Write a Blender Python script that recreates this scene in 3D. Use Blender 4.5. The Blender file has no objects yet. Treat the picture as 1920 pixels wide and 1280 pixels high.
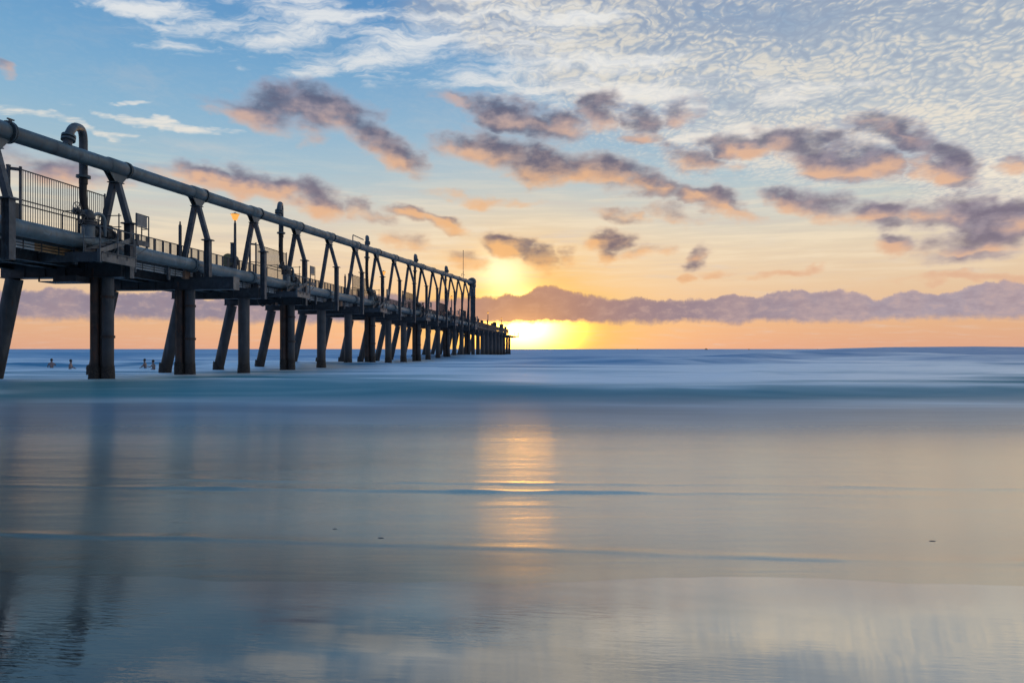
import bpy, math, random
import numpy as np
from mathutils import Vector, Matrix

random.seed(7)
R = math.radians
scn = bpy.context.scene
C = scn.collection

# ------------------------------------------------------------------ camera
TH = math.atan(136 / 1333.0)          # the view points a little left of the jetty's own direction (+Y)
EYE = 1.55
cam_d = bpy.data.cameras.new('camera')
cam_d.sensor_width = 36.0
cam_d.lens = 25.0
cam_d.shift_y = 14 / 1920.0
cam_d.clip_start = 0.05
cam_d.clip_end = 20000
cam = bpy.data.objects.new('camera', cam_d)
C.objects.link(cam)
cam.location = (0, 0, EYE)
cam.rotation_euler = (R(90), 0, TH)
scn.camera = cam

# ------------------------------------------------------------------ view
scn.render.engine = 'CYCLES'
scn.view_settings.view_transform = 'Standard'
scn.view_settings.look = 'None'
scn.view_settings.exposure = 0.0
scn.view_settings.gamma = 1.0
scn.view_settings.use_curve_mapping = False
scn.cycles.max_bounces = 4
scn.cycles.diffuse_bounces = 2
scn.cycles.glossy_bounces = 3
scn.cycles.use_denoising = True
scn.cycles.use_adaptive_sampling = True
scn.cycles.adaptive_threshold = 0.03
scn.cycles.sample_clamp_indirect = 0.0

FWD = Vector((-math.sin(TH), math.cos(TH), 0))
RGT = Vector((math.cos(TH), math.sin(TH), 0))
SUN_EL = R(2.0)
SUN_AZ = R(0.1)                       # from FWD, clockwise


def lin(r, g, b):
    f = lambda c: (c / 255 / 12.92) if c / 255 <= 0.04045 else ((c / 255 + 0.055) / 1.055) ** 2.4
    return (f(r), f(g), f(b), 1.0)


# ------------------------------------------------------------------ sun
sd = (FWD * math.cos(SUN_AZ) + RGT * math.sin(SUN_AZ)) * math.cos(SUN_EL) + Vector((0, 0, math.sin(SUN_EL)))
sun_d = bpy.data.lights.new('sun', 'SUN')
sun_d.energy = 0.10
sun_d.angle = R(6.5)
sun_d.color = (1.0, 0.50, 0.06)
sun = bpy.data.objects.new('sun', sun_d)
C.objects.link(sun)
sun.rotation_euler = (-sd).to_track_quat('-Z', 'Y').to_euler()


# ------------------------------------------------------------------ node helpers
class NT:
    def __init__(s, tree):
        s.t = tree
        s.n = tree.nodes
        s.l = tree.links
        s.dim = '3D'

    def put(s, sock, v):
        if isinstance(v, bpy.types.NodeSocket):
            s.l.new(v, sock)
        elif v is not None:
            sock.default_value = v

    def m(s, op, a, b=None, c=None, clamp=False):
        n = s.n.new('ShaderNodeMath')
        n.operation = op
        n.use_clamp = clamp
        for i, v in enumerate((a, b, c)):
            if v is not None:
                s.put(n.inputs[i], v)
        return n.outputs[0]

    def vm(s, op, a, b=None, scale=None):
        n = s.n.new('ShaderNodeVectorMath')
        n.operation = op
        s.put(n.inputs[0], a)
        if b is not None:
            s.put(n.inputs[1], b)
        if scale is not None:
            s.put(n.inputs['Scale'], scale)
        return n.outputs['Value'] if op in ('LENGTH', 'DOT_PRODUCT', 'DISTANCE') else n.outputs[0]

    def comb(s, x, y, z=0.0):
        n = s.n.new('ShaderNodeCombineXYZ')
        for i, v in enumerate((x, y, z)):
            s.put(n.inputs[i], v)
        return n.outputs[0]

    def sep(s, v):
        n = s.n.new('ShaderNodeSeparateXYZ')
        s.put(n.inputs[0], v)
        return n.outputs

    def ss(s, x, lo, hi, a=0.0, b=1.0, kind='SMOOTHSTEP'):
        n = s.n.new('ShaderNodeMapRange')
        n.interpolation_type = kind
        n.clamp = True
        s.put(n.inputs[0], x)
        for i, v in zip((1, 2, 3, 4), (lo, hi, a, b)):
            s.put(n.inputs[i], v)
        return n.outputs[0]

    def noise(s, vec, scale, detail=4, rough=0.55, dist=0.0, color=False):
        n = s.n.new('ShaderNodeTexNoise')
        n.noise_dimensions = s.dim
        s.put(n.inputs['Vector'], vec)
        s.put(n.inputs['Scale'], scale)
        n.inputs['Detail'].default_value = detail
        n.inputs['Roughness'].default_value = rough
        n.inputs['Distortion'].default_value = dist
        return n.outputs['Color'] if color else n.outputs[0]

    def mix(s, f, a, b, mode='MIX'):
        n = s.n.new('ShaderNodeMix')
        n.data_type = 'RGBA'
        n.blend_type = mode
        n.clamp_factor = True
        s.put(n.inputs[0], f)
        s.put(n.inputs[6], a)
        s.put(n.inputs[7], b)
        return n.outputs[2]

    def ramp(s, f, stops, interp='LINEAR'):
        n = s.n.new('ShaderNodeValToRGB')
        e = n.color_ramp.elements
        n.color_ramp.interpolation = interp
        while len(e) < len(stops):
            e.new(0.5)
        for k, (p, c) in enumerate(stops):
            e[k].position = p
            e[k].color = c
        s.put(n.inputs[0], f)
        return n.outputs[0]

    def mapping(s, v, loc=(0, 0, 0), rot=(0, 0, 0), scale=(1, 1, 1), kind='POINT'):
        n = s.n.new('ShaderNodeMapping')
        n.vector_type = kind
        s.put(n.inputs[0], v)
        n.inputs[1].default_value = loc
        n.inputs[2].default_value = rot
        n.inputs[3].default_value = scale
        return n.outputs[0]


# ------------------------------------------------------------------ world: sunset sky with cloud layers
def build_world():
    w = bpy.data.worlds.new('World')
    scn.world = w
    w.use_nodes = True
    w.node_tree.nodes.clear()
    g = NT(w.node_tree)
    g.dim = '2D'
    tc = g.n.new('ShaderNodeTexCoord').outputs['Generated']
    D = g.vm('NORMALIZE', tc)
    a = g.vm('DOT_PRODUCT', D, tuple(RGT))
    b = g.vm('DOT_PRODUCT', D, tuple(FWD))
    z = g.sep(D)[2]
    deg = 180 / math.pi
    az = g.m('MULTIPLY', g.m('ARCTAN2', a, b), deg)
    el = g.m('MULTIPLY', g.m('ARCSINE', g.m('MINIMUM', g.m('MAXIMUM', z, -1.0), 1.0)), deg)
    p = g.comb(az, el)

    def pos(px, py):
        return (math.degrees(math.atan((px - 960) / 1333)),
                math.degrees(math.atan((654 - py) / math.hypot(1333, px - 960))))

    K = 57.3 / 1333

    # clear-sky gradient
    gy = lambda py: pos(960, py)[1] / 90.0
    base = g.ramp(g.m('DIVIDE', el, 90.0), [
        (0.0, lin(230, 174, 146)), (gy(610), lin(234, 184, 146)), (gy(540), lin(238, 206, 172)), (gy(470), lin(236, 217, 190)),
        (gy(405), lin(208, 212, 206)), (gy(345), lin(172, 200, 214)), (gy(255), lin(143, 187, 217)), (gy(150), lin(118, 172, 214)),
        (gy(0), lin(88, 148, 204)), (0.45, lin(82, 140, 198)), (1.0, lin(84, 136, 190))])
    sky = g.n.new('ShaderNodeTexSky')
    sky.sky_type = 'NISHITA'
    sky.sun_disc = False
    sky.sun_elevation = SUN_EL
    sky.sun_rotation = SUN_AZ - TH
    nish = g.mix(1.0, sky.outputs[0], (0.1, 0.1, 0.1, 1), 'MULTIPLY')
    base = g.mix(0.12, base, nish)
    # away from the sun the low sky turns from orange to a dim mauve and blue
    back = g.ss(g.m('ABSOLUTE', az), 45.0, 150.0)
    dusk = g.ramp(g.m('DIVIDE', el, 90.0), [(0.0, lin(112, 116, 142)), (0.12, lin(110, 126, 158)), (0.3, lin(88, 124, 172)), (1.0, lin(84, 136, 190))])
    base = g.mix(back, base, dusk)
    # warm glow round the sun
    sc = pos(976, 592)
    dsun = g.vm('LENGTH', g.vm('MULTIPLY', g.vm('SUBTRACT', p, (sc[0], sc[1], 0)), (0.8, 1, 1)))
    gauss = lambda d, s: g.m('EXPONENT', g.m('MULTIPLY', g.m('POWER', g.m('DIVIDE', d, s), 2.0), -1.0))
    g_wide = gauss(dsun, 9.0)
    g_mid = gauss(dsun, 4.6)
    sk2 = pos(980, 616)
    dcore = g.vm('LENGTH', g.vm('MULTIPLY', g.vm('SUBTRACT', p, (sk2[0], sk2[1], 0)), (0.50, 1, 1)))
    g_core = gauss(dcore, 1.45)
    base = g.mix(g.m('MULTIPLY', g_wide, 0.45), base, lin(252, 214, 152))
    base = g.mix(g.m('MULTIPLY', g_mid, 0.88), base, lin(255, 188, 62))
    base = g.mix(g.m('MULTIPLY', gauss(g.vm('LENGTH', g.vm('MULTIPLY', g.vm('SUBTRACT', p, (sk2[0], sk2[1], 0)), (0.40, 1, 1))), 3.2), 0.9), base, lin(255, 198, 84))
    base = g.mix(g_core, base, (24.0, 10.8, 1.1, 1), 'ADD')
    base = g.mix(gauss(dsun, 1.9), base, (1.4, 1.05, 0.5, 1), 'ADD')
    c2 = pos(940, 512)
    d2 = g.vm('LENGTH', g.vm('MULTIPLY', g.vm('SUBTRACT', p, (c2[0], c2[1], 0)), (0.7, 1, 1)))
    base = g.mix(gauss(d2, 1.5), base, (0.7, 0.6, 0.40, 1), 'ADD')

    # ---- thin warm streaks low down
    st = g.noise(g.vm('MULTIPLY', p, (0.10, 1.5, 1)), 1.0, 4, 0.6)
    stm = g.m('MULTIPLY', g.ss(el, 4.0, 7.0), g.ss(el, 16.0, 9.0))
    base = g.mix(g.m('MULTIPLY', g.m('MULTIPLY', g.ss(st, 0.45, 0.7), stm), 0.40), base, lin(252, 232, 200))
    base = g.mix(g.m('MULTIPLY', g.m('MULTIPLY', g.ss(st, 0.47, 0.28), stm), 0.28), base, lin(205, 190, 185))

    # ---- high layer, seen in perspective: Q = horizontal place on a flat cloud deck
    zz = g.m('ADD', g.m('MAXIMUM', z, 0.0), 0.10)
    Q = g.comb(g.m('DIVIDE', a, zz), g.m('DIVIDE', b, zz))

    def field(vec, blobs, shift=None):
        """largest 1 - r^2 over many soft ellipses, three at a time; with shift also the same field a little lower down"""
        x, y, _ = g.sep(vec)
        AX, EY = g.comb(x, x, x), g.comb(y, y, y)

        def madd(u, v, w):
            n = g.n.new('ShaderNodeVectorMath')
            n.operation = 'MULTIPLY_ADD'
            for i, t in enumerate((u, v, w)):
                g.put(n.inputs[i], t)
            return n.outputs[0]
        cur, cur2 = None, None
        rows = []
        for bl in blobs:
            px, py, rx, ry, rot = bl[:5]
            wt = bl[5] if len(bl) > 5 else 1.0
            c = pos(px, py)
            ca = math.cos(math.radians(min(abs(c[0]), 60)))
            sx, sy = rx * K * ca ** 1.5 * 1.26, ry * K * ca ** 1.3 * 1.22
            co, si = math.cos(-R(rot)), math.sin(-R(rot))
            A, B = (co / sx, si / sx), (-si / sy, co / sy)
            rows.append((A[0], A[1], -(A[0] * c[0] + A[1] * c[1]), B[0], B[1], -(B[0] * c[0] + B[1] * c[1]), wt))
        while len(rows) % 3:
            rows.append(rows[-1])
        for i in range(0, len(rows), 3):
            k = list(zip(*rows[i:i + 3]))
            vx = madd(AX, k[0], madd(EY, k[1], k[2]))
            vy = madd(AX, k[3], madd(EY, k[4], k[5]))
            nw = tuple(-t for t in k[6])
            f = madd(madd(vx, vx, g.vm('MULTIPLY', vy, vy)), nw, k[6])
            cur = f if cur is None else g.vm('MAXIMUM', cur, f)
            if shift:
                v2x = g.vm('ADD', vx, tuple(k[0][j] * shift[0] + k[1][j] * shift[1] for j in range(3)))
                v2y = g.vm('ADD', vy, tuple(k[3][j] * shift[0] + k[4][j] * shift[1] for j in range(3)))
                f2 = madd(madd(v2x, v2x, g.vm('MULTIPLY', v2y, v2y)), nw, k[6])
                cur2 = f2 if cur2 is None else g.vm('MAXIMUM', cur2, f2)

        def top3(v):
            q = g.sep(v)
            return g.m('MAXIMUM', g.m('MAXIMUM', g.m('MAXIMUM', q[0], q[1]), q[2]), -1.2)
        return (top3(cur), top3(cur2)) if shift else top3(cur)

    wp = g.vm('MULTIPLY', p, (0.16, 0.28, 1))
    w1 = g.m('SUBTRACT', g.noise(wp, 1.0, 4, 0.6), 0.5)
    w2 = g.m('SUBTRACT', g.noise(g.vm('ADD', wp, (31.0, 17.0, 5.0)), 1.0, 4, 0.6), 0.5)
    pw = g.comb(g.m('MULTIPLY_ADD', w1, 5.0, az), g.m('MULTIPLY_ADD', w2, 2.6, el))

    # mackerel sky
    mk = field(pw, [(1650, 120, 700, 210, 6), (1080, 30, 330, 80, 3), (1330, 150, 380, 70, 4), (1850, 250, 260, 150, 20)])
    mk = g.m('MAXIMUM', mk, g.m('MULTIPLY', g.ss(az, 22.0, 40.0), g.ss(el, 9.0, 20.0, 0, 0.8)))
    mk = g.m('MULTIPLY', mk, g.ss(g.m('ABSOLUTE', az), 160.0, 90.0))
    Qw = g.vm('ADD', Q, g.comb(g.m('MULTIPLY', w1, 0.18), g.m('MULTIPLY', w2, 0.18)))
    vo = g.n.new('ShaderNodeTexVoronoi')
    vo.voronoi_dimensions = '2D'
    vo.feature = 'F1'
    vo.inputs['Scale'].default_value = 44.0
    pn = g.noise(g.vm('MULTIPLY', Qw, (1.0, 0.8, 1)), 30.0, 4.0, 0.6)
    g.put(vo.inputs['Vector'], g.vm('ADD', g.vm('MULTIPLY', Qw, (1.0, 0.8, 1)), g.comb(g.m('MULTIPLY', pn, 0.012), g.m('MULTIPLY', pn, -0.008))))
    puff = g.m('ADD', g.m('MULTIPLY_ADD', vo.outputs['Distance'], -0.75, 0.80), g.m('MULTIPLY', g.m('SUBTRACT', pn, 0.5), 0.75))
    clump = g.noise(g.vm('MULTIPLY', Qw, (1.0, 1.6, 1)), 2.4, 5, 0.6)
    veil = g.ss(g.m('ADD', mk, g.m('MULTIPLY', g.m('SUBTRACT', clump, 0.5), 1.1)), 0.0, 0.75)
    base = g.mix(g.m('MULTIPLY', veil, 0.66), base, g.mix(g.ss(el, 10, 26), lin(222, 214, 206), lin(176, 180, 188)))
    pf = g.m('MULTIPLY', g.ss(g.m('ADD', puff, g.m('MULTIPLY', g.m('SUBTRACT', clump, 0.5), 1.5)), 0.28, 0.92), g.ss(mk, -0.1, 0.8))
    base = g.mix(g.m('MULTIPLY', pf, 0.72), base, g.mix(g.ss(el, 9, 24), lin(250, 236, 214), lin(232, 224, 208)))
    gap = g.m('MULTIPLY', g.ss(g.m('ADD', puff, g.m('SUBTRACT', clump, 0.5)), 0.38, 0.12), g.ss(mk, 0.1, 0.6))
    base = g.mix(g.m('MULTIPLY', gap, 0.22), base, lin(128, 142, 172))

    # cirrus streaks
    ci = field(pw, [(270, 12, 130, 20, -4), (480, 62, 190, 34, -8), (300, 58, 40, 10, 0), (720, 112, 190, 26, -10), (860, 70, 300, 60, -6), (620, 30, 200, 24, 0),
                    (1040, 130, 330, 50, 4), (1230, 180, 330, 26, 2), (330, 236, 160, 8, 3, 0.9), (100, 228, 160, 8, 3, 0.9), (225, 184, 40, 6, 0, 0.8), (1400, 250, 300, 30, 8)])
    cn = g.noise(g.mapping(Qw, rot=(0, 0, -0.35), scale=(2.6, 8.0, 1)), 1.3, 5, 0.62)
    cia = g.ss(g.m('ADD', g.m('MULTIPLY', ci, 0.75), g.m('MULTIPLY', g.m('SUBTRACT', cn, 0.5), 2.6)), 0.12, 1.15)
    cia = g.m('MULTIPLY', cia, g.ss(ci, -0.35, 0.25))
    base = g.mix(g.m('MULTIPLY', cia, 0.82), base, g.mix(g.ss(el, 10, 24), lin(246, 232, 212), lin(238, 238, 236)))

    # ---- cumulus
    blobs = [
        (520, 190, 75, 36, 10), (600, 205, 105, 44, 12), (510, 228, 110, 26, 10, 0.8), (690, 255, 95, 34, 28), (760, 300, 60, 22, 25, 0.75), (430, 215, 50, 12, 0, 0.6),
        (900, 285, 105, 24, 8), (1000, 300, 130, 40, 10), (1120, 325, 105, 36, 14), (1220, 350, 80, 22, 14), (1320, 372, 75, 18, 14, 0.9), (1360, 395, 50, 16, 20, 0.7),
        (870, 190, 50, 14, 12, 0.8), (960, 222, 80, 28, 18), (1050, 232, 60, 26, 0), (1125, 215, 46, 30, 0), (1205, 235, 42, 26, 0), (1270, 212, 46, 26, -10), (1200, 270, 40, 10, 0, 0.7),
        (1390, 272, 70, 20, 10), (1490, 262, 80, 32, 5), (1570, 295, 110, 36, 12), (1650, 305, 40, 16, 0), (1310, 300, 60, 24, 12, 0.85), (1650, 245, 70, 24, 6), (1700, 262, 70, 26, 22), (1780, 310, 75, 34, 38), (1720, 305, 40, 20, 0, 0.9),
        (1890, 305, 40, 22, 0), (1480, 375, 50, 24, 15), (1550, 388, 95, 32, 12), (1650, 400, 85, 30, 8), (1790, 400, 90, 30, 2), (1890, 412, 90, 44, 0), (1830, 455, 95, 36, -6), (1700, 455, 55, 18, 0, 0.85),
        (400, 335, 95, 22, 8), (500, 350, 90, 26, 10), (600, 372, 62, 34, 16), (680, 395, 50, 20, 22, 0.8), (760, 402, 55, 16, 12, 0.85), (835, 420, 50, 15, 14, 0.85), (900, 372, 80, 10, 6, 0.55),
        (60, 315, 130, 34, 4, 0.75), (170, 330, 90, 24, 10, 0.7), (300, 320, 60, 16, 10, 0.6), (0, 132, 22, 22, 0, 0.8),
        (955, 465, 46, 22, 12), (1000, 488, 30, 28, 40), (1135, 448, 52, 22, 4), (1150, 475, 26, 20, 20, 0.8), (760, 455, 60, 16, 10, 0.6), (860, 480, 60, 16, 12, 0.6), (1305, 482, 22, 26, 30, 0.85), (1300, 516, 18, 9, 0, 0.8),
        (1050, 480, 24, 20, 0, 0.7), (1220, 470, 40, 14, 0, 0.5), (1160, 400, 50, 14, 10, 0.65), (1270, 400, 70, 20, 10, 0.6), (1495, 508, 60, 10, -4, 0.8), (1800, 518, 120, 12, 2, 0.85), (1360, 505, 40, 8, 0, 0.6)]
    # beyond the frame the same fair-weather clouds go on
    for k in range(8):
        s = 1 if k % 2 else -1
        blobs.append((960 + s * (1150 + 230 * (k // 2) + random.uniform(-60, 60)), random.uniform(180, 470), random.uniform(100, 190), random.uniform(26, 50), random.uniform(0, 16)))

    F0, F1 = field(pw, blobs, (0.0, -1.0))
    nz = lambda off: g.m('MULTIPLY', g.m('SUBTRACT', g.noise(g.vm('ADD', g.vm('MULTIPLY', p, (0.24, 0.46, 1)), off), 1.15, 6, 0.52), 0.5), 1.7)
    d0 = g.m('ADD', F0, nz((0, 0, 0)))
    d1 = g.m('ADD', F1, nz((0, -1.0 * 0.46, 0)))
    al = g.ss(d0, -0.12, 1.0)
    lit = g.ss(g.m('SUBTRACT', d0, d1), -0.10, 1.25)
    thick = g.ss(d0, 0.05, 0.80)
    near = gauss(dsun, 12.0)
    dn = g.noise(g.vm('MULTIPLY', p, (0.55, 0.9, 1)), 1.0, 4, 0.55)
    thick = g.m('MULTIPLY', thick, g.ss(dn, 0.3, 0.62, 0.62, 1.0))
    dark = g.mix(near, g.mix(g.ss(el, 10, 17), lin(116, 106, 126), lin(96, 98, 122)), lin(116, 96, 102))
    edge = g.mix(near, lin(232, 184, 150), lin(255, 190, 116))
    edge = g.mix(g.ss(el, 13, 20), edge, lin(204, 176, 168))
    rim = g.mix(near, lin(176, 166, 180), lin(252, 200, 132))
    soft = g.mix(lit, rim, edge)
    cc = g.mix(g.m('MULTIPLY', thick, g.m('SUBTRACT', 1.0, g.m('MULTIPLY', lit, 0.90))), soft, dark)
    base = g.mix(g.m('MULTIPLY', al, 0.93), base, cc)

    # ---- low bank of cloud standing along the horizon
    hv = g.comb(g.m('MULTIPLY', az, 0.16), 0.0)
    b1 = g.noise(g.comb(az, g.m('MULTIPLY', el, 0.6)), 0.30, 6, 0.58)
    b2 = g.noise(g.comb(az, g.m('MULTIPLY', el, 1.2)), 1.5, 4, 0.6)
    b0 = g.noise(hv, 1.0, 2, 0.5)
    top = g.m('ADD', 4.15, g.m('ADD', g.m('MULTIPLY', g.m('SUBTRACT', b1, 0.5), 1.7), g.m('ADD', g.m('MULTIPLY', g.m('SUBTRACT', b2, 0.5), 0.35), g.m('MULTIPLY', g.m('SUBTRACT', b0, 0.5), 2.0))))
    top = g.m('ADD', top, g.m('MULTIPLY', 1.15, g.m('EXPONENT', g.m('MULTIPLY', g.m('POWER', g.m('DIVIDE', g.m('SUBTRACT', az, 2.9), 2.6), 2.0), -1.0))))
    bot = g.m('ADD', 2.0, g.m('ADD', g.m('MULTIPLY', g.m('SUBTRACT', b1, 0.5), -0.9), g.m('MULTIPLY', g.m('SUBTRACT', b2, 0.5), -0.5)))
    inb = g.m('MULTIPLY', g.ss(g.m('SUBTRACT', top, el), 0.0, 0.24), g.ss(g.m('SUBTRACT', el, bot), -0.18, 0.42))
    depth = g.m('SUBTRACT', top, el)
    bc = g.mix(g.ss(az, -12.0, -3.0), lin(150, 138, 152), lin(154, 132, 140))
    bc = g.mix(g.ss(az, 6.0, 32.0), bc, lin(172, 158, 168))
    bc = g.mix(g.m('MULTIPLY', g.ss(b1, 0.38, 0.66), 0.35), bc, lin(196, 166, 160))
    b3 = g.noise(g.comb(g.m('MULTIPLY', az, 0.9), g.m('MULTIPLY', el, 1.9)), 1.0, 5, 0.6)
    bc = g.mix(g.m('MULTIPLY', g.ss(b3, 0.44, 0.70), 0.28), bc, lin(140, 122, 138))
    bc = g.mix(g.m('MULTIPLY', g.ss(b3, 0.50, 0.30), 0.35), bc, lin(206, 174, 164))
    bc = g.mix(g.m('MULTIPLY', g.ss(depth, 0.4, 0.0), 0.30), bc, lin(206, 178, 174))
    bc = g.mix(g.m('MULTIPLY', g.m('MULTIPLY', g.ss(depth, 0.38, 0.05), gauss(dsun, 7.0)), 0.8), bc, lin(255, 206, 110))
    bc = g.mix(g.m('MULTIPLY', gauss(dsun, 6.0), 0.60), bc, lin(214, 148, 92))
    base = g.mix(g.m('MULTIPLY', inb, 0.985), base, bc)

    # below the horizon nothing shines
    base = g.mix(g.ss(z, 0.0, -0.03), base, lin(90, 95, 105))
    bg = g.n.new('ShaderNodeBackground')
    g.put(bg.inputs[0], base)
    bg.inputs[1].default_value = 1.0
    out = g.n.new('ShaderNodeOutputWorld')
    g.l.new(bg.outputs[0], out.inputs[0])
    w.cycles.sampling_method = 'NONE'


build_world()


# ------------------------------------------------------------------ materials
def mat(name, fn):
    m = bpy.data.materials.new(name)
    m.use_nodes = True
    m.node_tree.nodes.clear()
    g = NT(m.node_tree)
    b = g.n.new('ShaderNodeBsdfPrincipled')
    o = g.n.new('ShaderNodeOutputMaterial')
    g.l.new(b.outputs[0], o.inputs[0])
    fn(g, b)
    return m


def coords(g):
    tc = g.n.new('ShaderNodeTexCoord').outputs['Object']
    oi = g.n.new('ShaderNodeObjectInfo')
    return g.vm('ADD', tc, g.vm('SCALE', (13.0, 7.0, 5.0), scale=oi.outputs['Random'])), tc


def metal(c1, c2, stain, rough=0.5, amount=0.35, metallic=0.0, scale=2.5):
    def fn(g, b):
        v, _ = coords(g)
        n1 = g.noise(v, scale, 5, 0.6)
        n2 = g.noise(g.mapping(v, scale=(3, 3, 0.6)), scale * 2.2, 5, 0.65)
        c = g.mix(g.ss(n1, 0.35, 0.65), c1, c2)
        c = g.mix(g.m('MULTIPLY', g.ss(n2, 0.50, 0.70), min(1.0, amount * 1.6)), c, stain)
        n3 = g.noise(v, scale * 0.9 + 0.4, 4, 0.6, 1.0)
        c = g.mix(g.m('MULTIPLY', g.ss(n3, 0.56, 0.70), 0.38), c, tuple(min(1, x * 2.0) for x in c1[:3]) + (1,))
        g.put(b.inputs['Base Color'], c)
        b.inputs['Metallic'].default_value = metallic
        g.put(b.inputs['Roughness'], g.ss(n1, 0.3, 0.7, rough - 0.08, rough + 0.12))
        bp = g.n.new('ShaderNodeBump')
        bp.inputs['Strength'].default_value = 0.15
        bp.inputs['Distance'].default_value = 0.01
        g.put(bp.inputs['Height'], n2)
        g.l.new(bp.outputs[0], b.inputs['Normal'])
    return fn


def pilefn(g, b):
    v, tc = coords(g)
    geo = g.n.new('ShaderNodeNewGeometry').outputs['Position']
    z = g.sep(geo)[2]
    n1 = g.noise(v, 1.6, 5, 0.6)
    n2 = g.noise(g.mapping(v, scale=(6, 6, 0.5)), 1.4, 5, 0.65)
    c = g.mix(g.ss(n1, 0.35, 0.65), (0.062, 0.072, 0.082, 1), (0.042, 0.050, 0.058, 1))
    c = g.mix(g.m('MULTIPLY', g.ss(n2, 0.55, 0.72), 0.7), c, (0.10, 0.047, 0.027, 1))
    tide = g.ss(g.m('ADD', z, g.m('MULTIPLY', g.m('SUBTRACT', n1, 0.5), 1.2)), 1.9, 0.5)
    c = g.mix(g.m('MULTIPLY', g.ss(g.noise(g.mapping(v, scale=(2.5, 2.5, 0.22)), 1.3, 5, 0.6), 0.52, 0.66), 0.55), c, (0.13, 0.135, 0.135, 1))
    c = g.mix(g.m('MULTIPLY', tide, 0.85), c, (0.03, 0.026, 0.022, 1))
    g.put(b.inputs['Base Color'], c)
    b.inputs['Roughness'].default_value = 0.6


def growthfn(g, b):
    v, _ = coords(g)
    n = g.noise(v, 14, 4, 0.6)
    g.put(b.inputs['Base Color'], g.mix(g.ss(n, 0.4, 0.65), (0.012, 0.011, 0.010, 1), (0.045, 0.038, 0.030, 1)))
    b.inputs['Roughness'].default_value = 0.7


def plain(col, rough=0.5, var=0.25, scale=4.0):
    def fn(g, b):
        v, _ = coords(g)
        n = g.noise(v, scale, 4, 0.6)
        d = tuple(x * (1 - var) for x in col[:3]) + (1,)
        g.put(b.inputs['Base Color'], g.mix(g.ss(n, 0.3, 0.7), col, d))
        b.inputs['Roughness'].default_value = rough
    return fn


M = {}
M['pipe'] = mat('pipe_paint', metal((0.080, 0.122, 0.140, 1), (0.054, 0.083, 0.098, 1), (0.075, 0.062, 0.052, 1), 0.42, 0.35, 0.0, 1.1))
M['low'] = mat('low_pipe_paint', metal((0.130, 0.185, 0.215, 1), (0.088, 0.128, 0.150, 1), (0.13, 0.12, 0.11, 1), 0.38, 0.4, 0.0, 1.3))
M['steel'] = mat('frame_paint', metal((0.080, 0.098, 0.115, 1), (0.054, 0.068, 0.080, 1), (0.075, 0.045, 0.030, 1), 0.5, 0.35))
M['galv'] = mat('galvanised', metal((0.15, 0.17, 0.18, 1), (0.11, 0.125, 0.135, 1), (0.14, 0.11, 0.09, 1), 0.45, 0.3, 0.3))
M['beam'] = mat('beam_paint', metal((0.05, 0.06, 0.07, 1), (0.035, 0.042, 0.05, 1), (0.04, 0.03, 0.03, 1), 0.55, 0.5))
M['slat'] = mat('slat_paint', plain((0.06, 0.068, 0.076, 1), 0.5))
M['pile'] = mat('pile_coat', pilefn)
M['growth'] = mat('mussel_crust', growthfn)
M['rust'] = mat('rusted_tube', metal((0.062, 0.043, 0.036, 1), (0.032, 0.028, 0.028, 1), (0.12, 0.050, 0.026, 1), 0.65, 0.6, 0.0, 1.2))
M['hose'] = mat('black_rubber', plain((0.012, 0.012, 0.013, 1), 0.55))
M['valve'] = mat('valve_paint', plain((0.06, 0.068, 0.075, 1), 0.45, 0.5, 6))
M['conduit'] = mat('pale_conduit', plain((0.42, 0.46, 0.48, 1), 0.4))
M['ochre'] = mat('ochre_conduit', plain((0.34, 0.20, 0.09, 1), 0.5))
M['box'] = mat('brown_box', plain((0.26, 0.16, 0.11, 1), 0.6))
M['board'] = mat('notice_board', plain((0.24, 0.23, 0.22, 1), 0.6))
M['yellow'] = mat('faded_yellow', plain((0.34, 0.30, 0.12, 1), 0.5))
M['grate'] = mat('deck_board', plain((0.09, 0.09, 0.09, 1), 0.7))
M['skin'] = mat('skin', plain((0.30, 0.22, 0.20, 1), 0.5, 0.3))
M['hair'] = mat('hair', plain((0.03, 0.02, 0.015, 1), 0.6))
M['dark_cloth'] = mat('dark_cloth', plain((0.03, 0.03, 0.04, 1), 0.8))
M['wetsuit'] = mat('wetsuit', plain((0.10, 0.085, 0.085, 1), 0.4))
M['shell'] = mat('dark_shell', plain((0.02, 0.018, 0.016, 1), 0.4))


def lampfn(g, b):
    b.inputs['Base Color'].default_value = (0.9, 0.6, 0.25, 1)
    b.inputs['Emission Color'].default_value = (1.0, 0.40, 0.05, 1)
    b.inputs['Emission Strength'].default_value = 1.0


M['glow'] = mat('lit_lamp_glass', lampfn)


def bulbfn(g, b):
    b.inputs['Emission Color'].default_value = (1.0, 0.72, 0.25, 1)
    b.inputs['Emission Strength'].default_value = 9.0


M['bulb'] = mat('bulb', bulbfn)


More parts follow.
